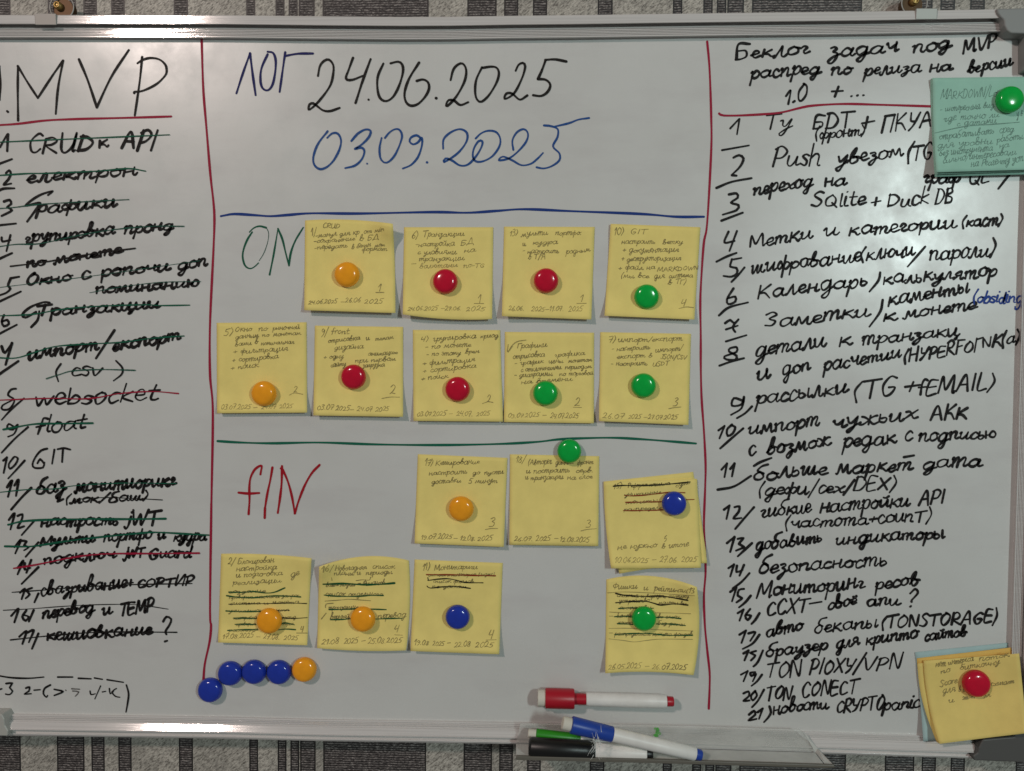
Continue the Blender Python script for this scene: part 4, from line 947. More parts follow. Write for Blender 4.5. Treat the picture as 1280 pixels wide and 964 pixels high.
c = crop(505, 400, 635, 534)
n = NOTES['b3'] = Note(Q(c, '80 90 865 92 890 915 85 908'), 'yellow note under red magnet, middle one of five in the second note row', GR_ON, lift=0.005)
n.text(c, [('4)', 150, 200, 225, 190, 32), ('групировка', 260, 190, 650, 160, 28), ('криод', 685, 165, 850, 155, 22), ('- по монете', 190, 260, 605, 235, 25), ('- по этому', 200, 325, 510, 310, 25), ('врем', 550, 305, 680, 290, 22), ('+ фильтрация', 170, 410, 640, 370, 26), ('+ сортировка', 170, 475, 650, 430, 26), ('+ поиск', 155, 548, 400, 520, 27), ('2', 740, 735, 780, 733, 34)], 'pen', 1.05)
n.text(c, [('03.07.2025 — ', 115, 865, 460, 862, 25), ('24.07.', 470, 865, 620, 862, 25), ('2025', 650, 862, 775, 858, 26)], 'pen_faint', 1.0)
n.marks(c, ['705 752 755 735 800 742'], 'pen', 0.8, 'underline')

c = crop(620, 400, 750, 534)
n = NOTES['b4'] = Note(Q(c, '80 108 882 115 880 930 72 918'), 'yellow note under green magnet, second from right in the second note row', GR_ON, lift=0.004, vm=0.75)
n.text(c, [('Графики', 190, 250, 460, 240, 26), ('отрисовка', 150, 350, 440, 325, 26), ('графика', 525, 335, 800, 315, 25), ('- график', 165, 405, 430, 390, 25), ('цены', 475, 390, 605, 382, 23), ('монетом', 650, 385, 865, 372, 22), ('с отклонениями', 225, 465, 590, 440, 24), ('периодом', 620, 445, 860, 432, 22), ('- диаграммы', 165, 515, 510, 500, 25), ('по', 570, 505, 630, 500, 22), ('торговой', 655, 500, 875, 490, 22), ('на времени', 225, 575, 690, 545, 25), ('2', 705, 770, 755, 768, 42)], 'pen', 1.05)
n.text(c, [('03.07.2025 —', 105, 880, 455, 870, 24), ], 'pen_faint', 1.0)
n.text(c, [('24.07.2025', 485, 885, 745, 880, 26)], 'pen', 0.95)
n.marks(c, ['110 290 140 235 190 195 270 180', '110 220 105 285 150 235'], 'pen', 0.9, 'handwriting')
n.marks(c, ['695 785 770 787'], 'pen', 0.8, 'underline')

c = crop(740, 400, 880, 534)
n = NOTES['b5'] = Note(Q(c, '75 110 890 125 868 945 62 910'), 'yellow note under green magnet, right end of the second note row', GR_ON, lift=0.006, curls=[(0, 1, 0.3, 0.002)])
n.text(c, [('7)', 145, 205, 215, 200, 36), ('импорт/експорт', 235, 200, 815, 185, 26), ('- настроить', 175, 280, 525, 265, 25), ('импорт/', 570, 290, 820, 270, 25), ('експорт в', 225, 345, 545, 335, 25), ('JSОN/СSV', 615, 350, 850, 355, 24), ('- настроить', 170, 410, 500, 405, 24), ('USDТ', 545, 415, 695, 408, 24), ('3', 730, 770, 780, 768, 40)], 'pen', 1.05)
n.text(c, [('26.07', 90, 885, 290, 885, 26), ('2025 —', 325, 890, 500, 888, 24), ], 'pen_faint', 1.0)
n.text(c, [('27.07.2025', 500, 895, 770, 892, 26)], 'pen', 0.95)
n.marks(c, ['690 798 740 788 800 782'], 'pen', 0.8, 'underline')

c = crop(510, 555, 640, 690)
n = NOTES['c1'] = Note(Q(c, '88 92 888 125 855 920 58 888'), 'yellow note under orange magnet, leftmost in the row just below the green line', GR_FIN, lift=0.006)
n.text(c, [('17)', 150, 190, 225, 185, 34), ('Кеширование', 245, 190, 640, 175, 27), ('настроить', 185, 280, 530, 265, 25), ('до', 575, 275, 645, 270, 24), ('пусти', 680, 272, 855, 265, 22), ('доставки', 210, 355, 475, 340, 25), ('5 минут', 540, 350, 800, 345, 26), ('3', 725, 738, 785, 735, 50)], 'pen', 1.05)
n.text(c, [('19.07.2025', 115, 855, 395, 845, 26), ('— 12.08.', 405, 858, 600, 862, 26), ('2025', 620, 865, 755, 862, 26)], 'pen', 0.95)
n.marks(c, ['690 765 740 755 800 755'], 'pen', 0.8, 'underline')

c = crop(625, 540, 760, 690)
n = NOTES['c2'] = Note(Q(c, '80 180 797 195 790 918 75 908'), 'yellow note hanging from a green magnet pinned over its top edge', GR_FIN, lift=0.004, vm=0.2, base=0.0006)
n.text(c, [('18/', 125, 250, 205, 245, 28), ('(Авторег', 225, 265, 415, 255, 26), ('данные', 445, 262, 590, 258, 22), ('фронт', 620, 262, 750, 255, 22), ('и построить', 210, 330, 560, 325, 23), ('серв.', 610, 330, 750, 322, 22), ('и транзакции', 200, 385, 510, 375, 23), ('на слое', 540, 382, 745, 375, 22), ('3', 690, 765, 735, 762, 34)], 'pen', 1.05)
n.text(c, [('26.07.', 110, 880, 265, 875, 24), ('2025 —', 285, 878, 470, 870, 24), ('12.08.2025', 480, 880, 720, 885, 24)], 'pen', 0.95)
n.marks(c, ['650 795 700 783 775 777'], 'pen', 0.8, 'underline')

c = crop(745, 580, 895, 720)
GR_ST = 'yellow notes held together under the blue magnet'
n = NOTES['c3a'] = Note([(755, 602), (866.5, 590), (883, 693), (773, 706)], 'yellow note at the back of the blue magnet stack, its top right corner sticking up', GR_ST, base=0.0005, lift=0.0035, vm=0.4)
n = NOTES['c3b'] = Note([(757, 603.5), (870, 598.5), (884, 704), (774, 717.5)], 'yellow note in the middle of the blue magnet stack, showing along the bottom edge', GR_ST, base=0.0011, lift=0.004, vm=0.4, bows=(0, 0, -2, 0))
n = NOTES['c3'] = Note(Q(c, '65 152 870 130 905 895 130 900'), 'front yellow note of the blue magnet stack with four lines crossed out in red brown', GR_ST, base=0.0017, lift=0.0065, vm=0.4, bows=(0, 0, 0, -2))
n.text(c, [('15)', 150, 220, 225, 205, 26), ('Реформа кошелька', 275, 205, 640, 180, 22), ('суш.', 685, 200, 820, 170, 22), ('уникальные', 245, 280, 560, 255, 20), ('монеты', 255, 345, 540, 330, 20), ('распределе', 240, 405, 570, 390, 18), ('5', 590, 670, 615, 650, 20)], 'pen_dark', 0.9)
n.text(c, [('не нужно', 185, 735, 525, 715, 28), ('в итоге', 565, 730, 800, 710, 28)], 'pen', 1.05)
n.text(c, [('10.06.2025 — 27.06. 2025', 160, 850, 870, 845, 28)], 'pen_faint', 1.0)
n.marks(c, ['150 192 230 185 430 185 640 172 810 155'], 'felt_black', 1.5)
n.marks(c, ['245 270 300 275 430 268 560 252 650 242 765 248', '255 330 400 328 560 325 700 312 845 305', '235 402 350 402 480 400 575 395'], 'felt_brown', 1.3)

c = crop(265, 680, 395, 815)
n = NOTES['d1'] = Note(Q(c, '82 88 888 128 850 905 54 880'), 'yellow note under orange magnet with seven lines struck out in green, lower left', GR_FIN, lift=0.005, vm=0.8, curls=[(1, 0, 0.2, 0.003)], bows=(-2, 0, 0, 0))
n.text(c, [('2/', 140, 185, 205, 180, 34), ('Блокирован', 230, 178, 555, 165, 28), ('настройка', 215, 240, 580, 225, 25), ('и подго-овка', 215, 298, 630, 275, 26), ('де', 700, 295, 785, 275, 28), ('реализации', 185, 365, 620, 345, 25), ('4', 785, 790, 815, 788, 26)], 'pen', 1.05)
n.text(c, [('создание', 150, 440, 480, 430, 18), ('проверка кошелька запрос', 150, 490, 780, 475, 18), ('система и монета', 160, 545, 780, 530, 18), ('уникальное', 150, 610, 440, 605, 18), ('имя', 570, 605, 690, 600, 18), ('настройка', 195, 675, 400, 668, 18), ('расход', 625, 670, 750, 665, 18), ('проверка', 215, 730, 390, 725, 18), ('строк', 620, 725, 730, 722, 18), ('рассылка', 150, 785, 410, 775, 18)], 'pen_dark', 0.8)
n.text(c, [('17.08.2025', 95, 845, 375, 835, 26), ('— 27.08.', 390, 845, 605, 855, 28), ('2025', 640, 855, 770, 855, 26)], 'pen', 0.95)
n.marks(c, ['150 430 260 432 370 425 480 438 560 430 650 392', '130 462 230 475 380 480 520 465 640 465 790 473', '125 598 250 605 440 602', '190 662 300 662 400 668', '205 718 300 715 392 720', '605 715 660 705 735 722', '140 772 280 765 410 765', '570 770 660 760 745 765'], 'felt_green', 1.5)
n.marks(c, ['150 538 300 535 500 532 700 528 845 532', '620 658 720 665 850 658', '555 592 690 592'], 'felt_black', 1.1)
n.marks(c, ['755 795 850 795'], 'pen', 0.8, 'underline')

c = crop(385, 680, 515, 825)
n = NOTES['d2'] = Note(Q(c, '92 190 838 138 815 885 76 866'), 'yellow note under orange magnet with four thick green strokes, top left corner curling', GR_FIN, lift=0.005, vm=0.75, curls=[(0, 0, 0.2, 0.010)], bows=(-9, 3, 2, 0))
n.text(c, [('16/', 115, 240, 215, 215, 30), ('Новогодняя', 225, 225, 490, 208, 24), ('список', 535, 208, 725, 200, 23), ('планы и', 215, 262, 440, 255, 24), ('периоды', 480, 258, 700, 250, 24), ('4', 715, 740, 755, 738, 32)], 'pen', 1.05)
n.text(c, [('ваша модель — Финансов', 150, 355, 640, 340, 26), ('список отдельного', 145, 435, 620, 430, 24), ('транзакция', 170, 545, 420, 540, 22), ('верный', 185, 625, 345, 615, 30), ('перевод', 580, 615, 815, 605, 28)], 'pen_dark', 0.9)
n.text(c, [('21.08', 110, 835, 260, 830, 28), ('2025 —', 295, 832, 480, 815, 28), ('25.08.2025', 495, 830, 780, 818, 28)], 'pen', 0.95)
n.marks(c, ['125 335 300 330 460 338 600 335 718 325'], 'felt_green', 2.2)
n.marks(c, ['135 425 250 435 420 435 520 428 625 428', '175 545 290 545 420 538 540 542 650 546', '185 630 270 628 350 622', '550 625 660 620 780 618'], 'felt_green', 1.5)
n.marks(c, ['140 475 280 465 350 460 520 472', '110 625 150 575', '145 530 150 500 210 492', '200 305 195 280', '400 305 450 298 510 300 520 275'], 'pen_dark', 0.8, 'handwriting')
n.marks(c, ['720 755 785 758'], 'pen', 0.8, 'underline')

c = crop(505, 685, 640, 825)
n = NOTES['d3'] = Note(Q(c, '92 100 850 130 820 916 56 888'), 'yellow note under blue magnet with one red and two black strike lines, bottom row', GR_FIN, lift=0.006)
n.text(c, [('11)', 160, 195, 225, 185, 32), ('Монитариги', 260, 190, 635, 180, 27), ('4', 725, 785, 770, 782, 42)], 'pen', 1.05)
n.text(c, [('система и мониторинг (индекс)', 210, 245, 780, 238, 18), ('список файлов', 250, 300, 600, 300, 18), ('по датам', 240, 345, 540, 345, 18)], 'pen_dark', 0.75)
n.text(c, [('19.08', 90, 838, 215, 835, 26), ('2025 —', 245, 842, 400, 835, 26), ('22.08', 430, 855, 575, 850, 28), ('2025', 610, 858, 770, 850, 28)], 'pen', 0.95)
n.marks(c, ['195 230 330 230 490 233 640 238 785 240'], 'felt_brown', 1.6)
n.marks(c, ['205 255 210 280', '205 280 300 268 380 265 450 278 530 297 680 300', '198 328 225 345 330 335 450 332 570 348'], 'felt_black', 1.4)
n.marks(c, ['705 792 795 790'], 'pen', 0.8, 'underline')

c = crop(745, 715, 885, 855)
n = NOTES['d4'] = Note(Q(c, '90 65 868 130 840 890 80 873'), 'yellow note under green magnet on its own at the lower right, six lines struck out', GR_FIN, lift=0.007, vm=0.55, curls=[(1, 0, 0.24, 0.010), (1, 0.5, 0.3, 0.003)], bows=(-9, 5, -3, 0))
n.text(c, [('Фишки', 140, 150, 355, 145, 28), ('и', 410, 155, 450, 153, 26), ('рейтинги(13', 500, 160, 850, 185, 26)], 'pen', 1.05)
n.text(c, [('сложный и вернуть систему', 180, 215, 800, 225, 20), ('устройство', 200, 265, 460, 260, 20), ('монеты ви', 540, 275, 780, 285, 20), ('акции вн', 200, 320, 480, 315, 18), ('блокчейн', 180, 390, 315, 390, 20), ('во слоях', 530, 395, 720, 405, 20), ('монета', 190, 450, 315, 452, 20), ('без рамы', 530, 455, 770, 462, 20), ('распределение монета фондов', 160, 545, 830, 550, 20)], 'pen_dark', 0.85)
n.text(c, [('26.05.2025', 105, 840, 390, 832, 28), ('— 26.', 420, 835, 555, 838, 28)], 'pen_faint', 1.0)
n.text(c, [('07.2025', 565, 838, 780, 842, 28)], 'pen_dark', 1.0)
n.marks(c, ['170 185 240 200 330 210', '240 200 400 210 560 208 680 225 790 245', '170 265 300 255 420 252 500 270 560 285 680 275 790 285'], 'felt_black', 1.6)
n.marks(c, ['195 315 300 308 400 315 495 312', '160 385 240 382 315 388', '520 392 620 390 730 402', '185 445 250 448 320 452', '520 448 640 448 770 462', '160 540 300 530 450 530 620 545 830 545'], 'felt_green', 1.4)
n.marks(c, ['100 180 250 172 500 182 760 200 850 205', '115 345 300 352 600 352 815 360', '110 485 300 485 550 498 835 508', '110 575 240 590 330 602 430 590 560 578 830 580', '115 380 145 380', '115 525 145 525'], 'pen', 0.7, 'ruled_line')

# mint pad at the upper right
GR_M = 'mint notes stacked under the green magnet at the right edge'
NOTES['m0'] = Note([(1163, 100), (1279, 99), (1283, 218), (1168.5, 221)], 'bottom mint note of the stack at the right edge, showing along the lower edge', GR_M, 'mint_paper', base=0.0005, lift=0.005, vm=0.35, bows=(0, 0, 0, -1))
NOTES['m1'] = Note([(1164.5, 98), (1283, 97.5), (1284.5, 214), (1170, 218)], 'middle mint note of the stack at the right edge, showing below the front note', GR_M, 'mint_paper', base=0.0011, lift=0.007, vm=0.35, bows=(0, 0, 0, -1))
c = crop(1140, 80, 1280, 240)
n = NOTES['m2'] = Note([(1166, 97.5), (1285, 96), (1286, 212), (1170.6, 215.3)], 'front mint note of the stack at the right edge, handwritten in thin grey pen', GR_M, 'mint_paper', base=0.0018, lift=0.010, vm=0.3, curls=[(0, 0, 0.12, 0.002)], bows=(0, 0, 0, -1.5))
n.text(c, [('МАRКDОWN/Lоw', 215, 265, 680, 240, 40), ('- интересный вид', 210, 360, 620, 330, 28), ('где точно ли', 240, 430, 660, 400, 28), ('у в', 790, 400, 840, 390, 28), ('с датами', 340, 465, 640, 445, 26), ('отрабатывать', 205, 570, 620, 525, 30), ('сред', 660, 520, 770, 505, 30), ('для уровни', 190, 635, 610, 600, 30), ('работы', 640, 590, 840, 560, 28), ('без инструмента', 205, 690, 610, 650, 30), ('на', 660, 640, 735, 625, 28), ('сильно/интересовали', 235, 745, 790, 680, 30), ('на Реагенту уст', 445, 775, 840, 735, 32)], 'pen_mint', 0.9)
n.marks(c, ['170 520 400 470 600 455 810 438'], 'pen_mint', 0.9, 'ruled_line')

# pad at the lower right
c = crop(1130, 790, 1280, 940)
GR_B = 'paper notes stacked under the red magnet in the lower right corner'
NOTES['p0'] = Note([(1143.5, 815.5), (1260, 803.5), (1272, 915), (1154, 927)], 'pale blue note at the back of the lower right stack', GR_B, 'blue_paper', base=0.0006, lift=0.006, vm=0.3, bows=(0, 0, 0, 1))
NOTES['p1'] = Note([(1146, 823), (1264, 809.5), (1280, 917), (1171, 928)], 'gold note second from the back of the lower right stack', GR_B, 'gold_paper', base=0.0012, right=0.0025, lift=0.008, vm=0.3, bows=(0, 0, 0, -5))
NOTES['p2'] = Note([(1147, 829.5), (1267, 819), (1282, 917), (1172.5, 929)], 'yellow note with bent left edge, just behind the front note of the lower right stack', GR_B, 'mustard_paper', base=0.0019, right=0.0045, lift=0.010, vm=0.3, bows=(0, 0, 0, -6))
n = NOTES['p3'] = Note([(1154.5, 826), (1274, 817), (1284, 916), (1174.5, 930)], 'front yellow note of the lower right stack under the red magnet', GR_B, 'mustard_paper', base=0.0030, right=0.0095, lift=0.012, vm=0.35, curls=[(0, 1, 0.25, 0.002)], bows=(0, 0, 0, -4))
n.text(c, [('нет интереса', 255, 285, 560, 230, 28), ('поток', 600, 235, 850, 195, 26), ('по', 295, 335, 375, 315, 26), ('биткоину', 450, 305, 770, 255, 27), ('Sсоrе', 290, 440, 430, 405, 28), ('сжигает', 700, 440, 885, 410, 25), ('для', 310, 490, 415, 480, 28), ('в т', 440, 485, 500, 475, 26), ('и', 360, 570, 405, 565, 24), ('этан', 470, 545, 570, 530, 24), ('м', 640, 535, 700, 520, 24)], 'pen', 1.15)


# ------------------------------------------------------------------ round magnets
def magnet(px, py, r, colour, h0, label, tilt=0):
    """a domed plastic button: (px, py) is the middle of the dome, r its radius, in photograph pixels"""
    hh = 0.0088
    p = at(px, py, h0 + hh * 0.55)
    rm = r * mm_px(px, py, h0 + hh * 0.6)
    prof = [(0.0, 1.0), (0.32, 0.99), (0.58, 0.955), (0.76, 0.89), (0.87, 0.79), (0.95, 0.64), (0.99, 0.48), (1.0, 0.33), (0.98, 0.22), (0.93, 0.15), (0.90, 0.12), (0.90, 0.0)]
    bm = bmesh.new()
    n = 40
    rings = []
    for a, z in prof[1:]:
        rings.append([bm.verts.new((math.cos(k * 2 * math.pi / n) * a * rm, -z * hh, math.sin(k * 2 * math.pi / n) * a * rm)) for k in range(n)])
    apex = bm.verts.new((0, -hh, 0))
    for k in range(n):
        bm.faces.new((apex, rings[0][k], rings[0][(k + 1) % n]))
    for A, B in zip(rings, rings[1:]):
        for k in range(n):
            bm.faces.new((A[k], B[k], B[(k + 1) % n], A[(k + 1) % n]))
    bm.faces.new(rings[-1])
    bmesh.ops.recalc_face_normals(bm, faces=bm.faces)
    o = obj('round_magnet', bm, 'magnet_' + colour, smooth=True)
    o.location = (p.x, -h0, p.z)
    o.rotation_euler = (math.radians(R.uniform(-4, 4)), 0, math.radians(R.uniform(-4, 4)))
    tag(o, label, 'magnet', 'round plastic magnets on the board')
    return o


def on(key, px, py):
    nt = NOTES[key]
    u, v = nt.uv((px, py))
    return nt.h(u, v) + 0.0002


for px, py, r, col_, key, lab in [
    (433, 343, 15.6, 'orange', 'a1', 'orange round magnet on the note nearest the word ON'),
    (556.5, 352, 15.6, 'red', 'a2', 'red round magnet on the second note of the top note row'),
    (682.5, 350.5, 15.6, 'red', 'a3', 'red round magnet on the third note of the top note row'),
    (808.5, 370.5, 15.6, 'green', 'a4', 'green round magnet on the last note of the top note row'),
    (329.5, 492, 15.6, 'orange', 'b1', 'orange round magnet on the first note of the second note row'),
    (441.5, 471, 15.6, 'red', 'b2', 'red round magnet on the second note of the second note row'),
    (572, 486.5, 15.6, 'red', 'b3', 'red round magnet on the middle note of the second note row'),
    (682, 492, 15.6, 'green', 'b4', 'green round magnet on the fourth note of the second note row'),
    (805, 482, 15.6, 'green', 'b5', 'green round magnet on the last note of the second note row'),
    (576.5, 636, 15.6, 'orange', 'c1', 'orange round magnet on the first note right below the green line'),
    (843, 630, 15.4, 'blue', 'c3', 'blue round magnet on the stack of notes with red brown strikes'),
    (336, 777, 15.6, 'orange', 'd1', 'orange round magnet on the lower left note full of green strikes'),
    (453.5, 775, 15.6, 'orange', 'd2', 'orange round magnet on the note with a thick green stroke'),
    (571.5, 772, 15.3, 'blue', 'd3', 'blue round magnet on a single note in the bottom row'),
    (805, 774, 15.4, 'green', 'd4', 'green round magnet on the lone note at the lower right of the middle'),
    (1263.5, 124, 16.8, 'green', 'm2', 'green round magnet on the mint notes at the right edge'),
    (1221.5, 855.5, 17.2, 'red', 'p3', 'red round magnet on the stack in the lower right corner')]:
    magnet(px, py, r, col_, on(key, px, py), lab)
magnet(712, 564, 15.2, 'green', 0.0012, 'green round magnet overlapping the green line and the top of a note')
magnet(262, 863.5, 15.2, 'blue', 0.0, 'lowest blue round magnet, at the end of the red dividing line')
magnet(287, 842.5, 15.2, 'blue', 0.0, 'first blue round magnet of the row, touching the lowest one')
magnet(317, 840.5, 15.2, 'blue', 0.0, 'blue round magnet in the middle of the bare row of magnets')
magnet(348, 841, 15.2, 'blue', 0.0, 'blue round magnet next to the orange one on the bare board')
magnet(379.5, 838, 15.2, 'orange', 0.0, 'orange round magnet at the right end of the bare row of magnets')


# ------------------------------------------------------------------ hanging hooks on the top rail
def ring(bm, c, r, t, n=36, m_=8, a0=0, a1=2 * math.pi):
    rows = []
    full = abs(a1 - a0 - 2 * math.pi) < 1e-6
    k_ = n if full else n + 1
    for k in range(k_):
        a = a0 + (a1 - a0) * k / n
        d = Vector((math.cos(a), 0, math.sin(a)))
        rows.append([bm.verts.new(c + d * (r + t * math.cos(b)) + Vector((0, t * math.sin(b), 0))) for b in [q * 2 * math.pi / m_ for q in range(m_)]])
    for k in range(n):
        A, B = rows[k], rows[(k + 1) % len(rows)]
        for q in range(m_):
            bm.faces.new((A[q], A[(q + 1) % m_], B[(q + 1) % m_], B[q]))


def disc(bm, c, r, y0, y1, n=28, dome=0.0):
    f = [bm.verts.new((c.x + math.cos(k * 2 * math.pi / n) * r, y1, c.z + math.sin(k * 2 * math.pi / n) * r)) for k in range(n)]
    b = [bm.verts.new((c.x + math.cos(k * 2 * math.pi / n) * r, y0, c.z + math.sin(k * 2 * math.pi / n) * r)) for k in range(n)]
    a = bm.verts.new((c.x, y1 - dome, c.z))
    for k in range(n):
        bm.faces.new((a, f[k], f[(k + 1) % n]))
        bm.faces.new((f[k], b[k], b[(k + 1) % n], f[(k + 1) % n]))


def hook(x0, x1, y0, y1, cx, cy, label):
    p = at(cx, cy, 0.004)
    t = empty('hanging_hook', (p.x, 0, p.z), label, 'hook', 'hooks holding the board on the wall')
    s = 1.02 / 1500
    bm = bmesh.new()
    disc(bm, p, 12.5 * s, 0.012, 0.006)
    child(obj('plate', bm, 'bronze'), t)
    bm = bmesh.new()
    ring(bm, Vector((p.x + 1 * s, 0.003, p.z)), 15.0 * s, 0.75 * s)
    child(obj('wire_ring', bm, 'steel', smooth=True), t)
    bm = bmesh.new()
    q = at(cx - 1, cy, 0.0)
    disc(bm, q, 5.0 * s, 0.006, 0.003, dome=0.0012)
    ring(bm, Vector((q.x, 0.002, q.z)), 3.2 * s, 0.9 * s, 20)
    child(obj('screw', bm, 'brass', smooth=True), t)
    bm = bmesh.new()
    f_ = prism(bm, [(x0, y0), (x1, y0), (x1, y1), (x0, y1)], 0.0100, 0.0118)
    for v_ in f_[0].verts[2:]:
        v_.co.y += 0.0011
    prism(bm, [(x0 + 0.5, y0 - 0.2), (x1 - 0.5, y0 - 0.2), (x1 - 0.5, y0 + 1.3), (x0 + 0.5, y0 + 1.3)], -0.012, 0.0112)
    bmesh.ops.recalc_face_normals(bm, faces=bm.faces)
    bevel(child(obj('clip', bm, 'steel'), t), 0.0006, 2)


hook(43, 69.5, 17, 30.5, 70, 4.5, 'bent metal hook over the top rail at the left end of the board')
hook(1145.5, 1172, 10.5, 23.5, 1147, -1, 'bent metal hook over the top rail at the right end of the board')

# ------------------------------------------------------------------ pen tray
tray = empty('pen_tray', at(830, 940, 0.02), 'grey plastic pen tray clipped to the bottom rail, holding three markers', 'pen tray')
bm = bmesh.new()
# back plate over the rail
prism(bm, [(650, 905), (760, 906), (880, 908.5), (1000, 912.5), (1004, 916), (1019, 940), (880, 935.5), (645, 929)], 0.0088, 0.0112)
bmesh.ops.recalc_face_normals(bm, faces=bm.faces)
bevel(child(obj('back_plate', bm, 'tray_plate'), tray), 0.0006, 2)
bm = bmesh.new()
back_l, back_r = at(645, 929.5, 0.0112), at(1019, 940.5, 0.0112)
fr_l, fr_r = at(645, 946.5, 0.034), at(1032, 957.5, 0.034)
ths = 0.0018
prof = [back_l, back_r, fr_r, fr_l]
vt = [bm.verts.new(p) for p in prof]
vb = [bm.verts.new(p - Vector((0, 0, ths))) for p in prof]
bm.faces.new(vt); bm.faces.new(vb[::-1])
for i in range(4):
    bm.faces.new((vt[i], vb[i], vb[(i + 1) % 4], vt[(i + 1) % 4]))
bmesh.ops.recalc_face_normals(bm, faces=bm.faces)
bevel(child(obj('shelf', bm, 'tray'), tray), 0.0006, 2)
bm = bmesh.new()
prism(bm, [(645, 945.5), (800, 949.2), (1033, 956.3), (1043, 956.6), (1044, 960), (1030, 960.5), (800, 954), (645, 950.5)], 0.0335, 0.0362)
bmesh.ops.recalc_face_normals(bm, faces=bm.faces)
bevel(child(obj('front_lip', bm, 'tray_lip'), tray), 0.0006, 2)
bm = bmesh.new()                                # sloping right end
e = [at(1004, 914, 0.0113), at(1019, 940.5, 0.0113), at(1033, 957.5, 0.0345), at(1043, 957.5, 0.0345), at(1022, 936, 0.0113)]
vt = [bm.verts.new(p) for p in (e[0], e[1], e[2], e[3], e[4])]
vb = [bm.verts.new(p + Vector((0.0005, 0.0012, -0.0006))) for p in (e[0], e[1], e[2], e[3], e[4])]
bm.faces.new(vt); bm.faces.new(vb[::-1])
for i in range(5):
    bm.faces.new((vt[i], vb[i], vb[(i + 1) % 5], vt[(i + 1) % 5]))
bmesh.ops.recalc_face_normals(bm, faces=bm.faces)
child(obj('end_wall', bm, 'tray'), tray)


ik = Ink(lambda p: at(p.x, p.y, 0.01135))
for pts in ([(819, 911), (823, 913)], [(821, 915), (825, 917)], [(818, 919), (822, 920)]):
    ik.stroke(pts, 3.4, 0)
ik.stroke([(822, 911), (820, 921)], 4, 0)
child(ik.done('ink_stain', 'green_stain', None), tray)

# ------------------------------------------------------------------ markers
def marker(a, b, ha, hb, cap_m, label, parts, group='dry wipe markers'):
    """a lathe of parts along the axis from pixel a (height ha) to pixel b (height hb).
    parts: (name, material, parent name or None, [(distance along the axis px, radius px), ...])"""
    A, B = at(*a, ha), at(*b, hb)
    L = (Vector(b) - Vector(a)).length
    ax = (B - A).normalized()
    s = (B - A).length / L
    t = empty('whiteboard_marker', A, label, 'marker', group)
    z = Vector((0, -1, 0)); z = (z - ax * z.dot(ax)).normalized()
    y = z.cross(ax)
    made = {}
    n = 28
    for name, mm, par, prof in parts:
        bm = bmesh.new()
        rows = []
        for d, r in prof:
            if r <= 0.01:
                rows.append([bm.verts.new(A + ax * d * s)])
            else:
                rows.append([bm.verts.new(A + ax * d * s + (y * math.cos(k * 2 * math.pi / n) + z * math.sin(k * 2 * math.pi / n)) * r * s) for k in range(n)])
        for P, Q_ in zip(rows, rows[1:]):
            for k in range(n):
                vs = [P[k % len(P)], P[(k + 1) % len(P)], Q_[(k + 1) % len(Q_)], Q_[k % len(Q_)]]
                vs = list(dict.fromkeys(vs))
                if len(vs) > 2:
                    bm.faces.new(vs)
        for e_ in (rows[0], rows[-1]):
            if len(e_) > 2:
                bm.faces.new(e_)
        bmesh.ops.recalc_face_normals(bm, faces=bm.faces)
        o = obj(name, bm, mm)
        for p in o.data.polygons:
            p.use_smooth = len(p.vertices) < 6
        md = o.modifiers.new('edge', 'EDGE_SPLIT'); md.split_angle = math.radians(40)
        if par:
            o.parent = made[par]
            o.matrix_parent_inverse = Matrix.Translation(-A)
        else:
            child(o, t)
        made[name] = o
    # sub-parts hang on parts that sit at the thing's origin
    for name, mm, par, prof in parts:
        if par:
            made[name].matrix_parent_inverse = Matrix.Identity(4)
    return t


marker((672, 872.5), (843, 877.0), 0.0086, 0.0080, 'red_cap', 'red capped white marker stuck to the board above the tray',
       [('cap', 'red_cap', None, [(9.5, 10.5), (10, 12.3), (44.5, 12.3), (46, 11.6), (46.3, 7.0), (61, 6.7)]),
        ('eraser', 'felt', 'cap', [(0, 8.5), (0.6, 10.2), (9.6, 10.2)]),
        ('barrel', 'barrel', None, [(60.8, 7.6), (61.5, 8.3), (120, 8.6), (159.5, 8.4), (161, 7.8)]),
        ('end_plug', 'red_cap', None, [(160.5, 6.2), (169, 6.0), (170, 5.2)])])
marker((659, 916.5), (812, 933), 0.0190, 0.0190, 'green_cap', 'green capped marker lying behind the others in the tray',
       [('cap', 'green_cap', None, [(11, 5.5), (12, 6.6), (66, 6.4), (67, 6.0)]),
        ('eraser', 'felt', 'cap', [(1, 4.5), (2, 5.4), (11.2, 5.4)]),
        ('barrel', 'barrel', None, [(66.8, 5.6), (67.5, 6.0), (146, 6.0), (147, 5.5)]),
        ('end_plug', 'green_cap', None, [(146.5, 4.4), (152, 4.2)])])
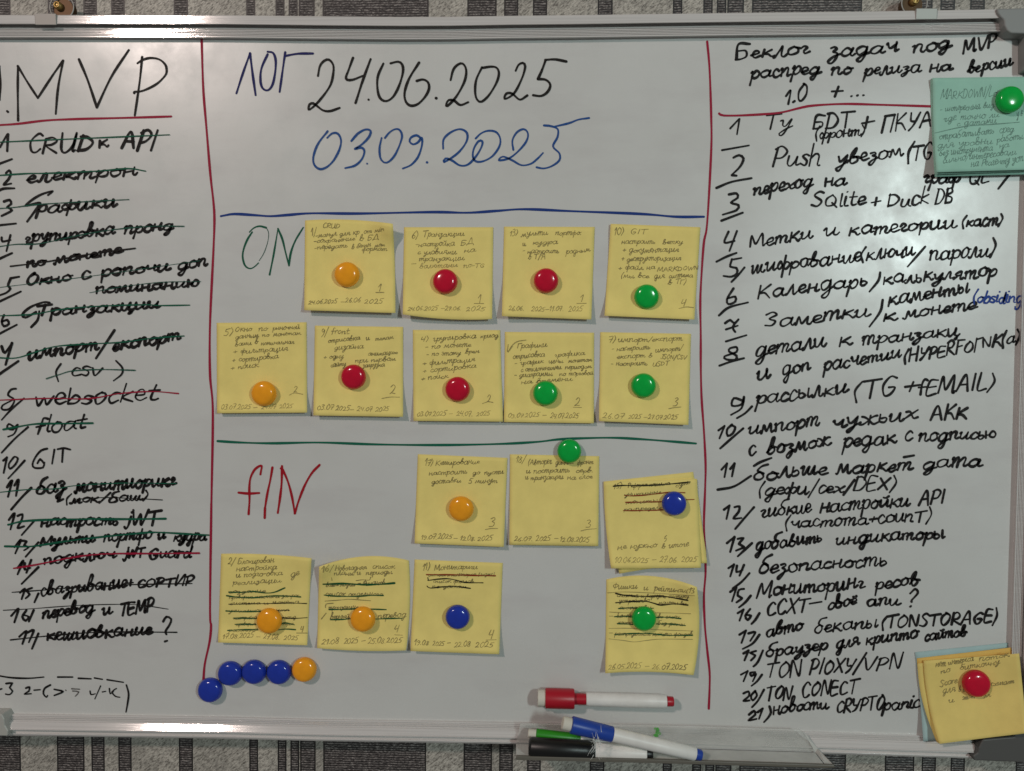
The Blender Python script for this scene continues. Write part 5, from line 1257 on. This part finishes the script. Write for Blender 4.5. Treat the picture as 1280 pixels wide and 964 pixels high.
marker((660.5, 934.0), (817, 942.6), 0.0285, 0.0285, 'black_cap', 'black capped white marker lying along the front of the tray',
       [('cap', 'black_cap', None, [(0, 7.5), (1.5, 11.0), (4, 12.4), (82, 12.0), (83, 11.2)]),
        ('barrel', 'barrel', None, [(82.5, 9.2), (84, 10.0), (146, 9.6), (147.5, 8.8)]),
        ('end_plug', 'black_cap', None, [(147, 7.0), (154.5, 6.6), (155.5, 5.8)])])
marker((703, 903.5), (877.5, 944.5), 0.0400, 0.0330, 'blue_cap', 'blue capped white marker lying askew across the tray',
       [('cap', 'blue_cap', None, [(11, 8.8), (12, 10.4), (63, 9.5), (64, 8.7)]),
        ('eraser', 'felt', 'cap', [(0, 7.0), (0.8, 7.9), (11.2, 7.9)]),
        ('barrel', 'barrel', None, [(63.8, 8.0), (64.5, 8.6), (110, 8.7), (169.5, 8.3), (170.5, 7.6)]),
        ('end_plug', 'blue_cap', None, [(170, 6.9), (177.5, 6.5), (178.5, 5.8)])])

# a tuft of lint caught between the black and the blue marker
bm = bmesh.new()
rl = random.Random(3)
for k in range(46):
    p = Vector((rl.gauss(747, 2.6), rl.gauss(931, 6.5)))
    a = rl.gauss(-math.pi / 2, 0.75) + (math.pi if rl.random() < 0.4 else 0)
    d = Vector((math.cos(a), math.sin(a)))
    n_ = Vector((-d.y, d.x)) * rl.uniform(0.14, 0.30)
    bend = n_.normalized() * rl.uniform(-1.5, 1.5)
    ln = rl.uniform(4, 13)
    prev = None
    for q in range(6):
        t = q / 5
        o_ = p + d * ln * t + bend * t * t
        hh = 0.0470 + 0.002 * t + rl.uniform(-0.0002, 0.0002)
        wd = n_ * (1 - 0.7 * t)
        cur = (bm.verts.new(at(o_.x + wd.x, o_.y + wd.y, hh)), bm.verts.new(at(o_.x - wd.x, o_.y - wd.y, hh)))
        if prev:
            bm.faces.new((prev[0], prev[1], cur[1], cur[0]))
        prev = cur
tag(obj('lint_tuft', bm, 'lint'), 'small white tuft of lint caught between the blue and black markers', 'lint')
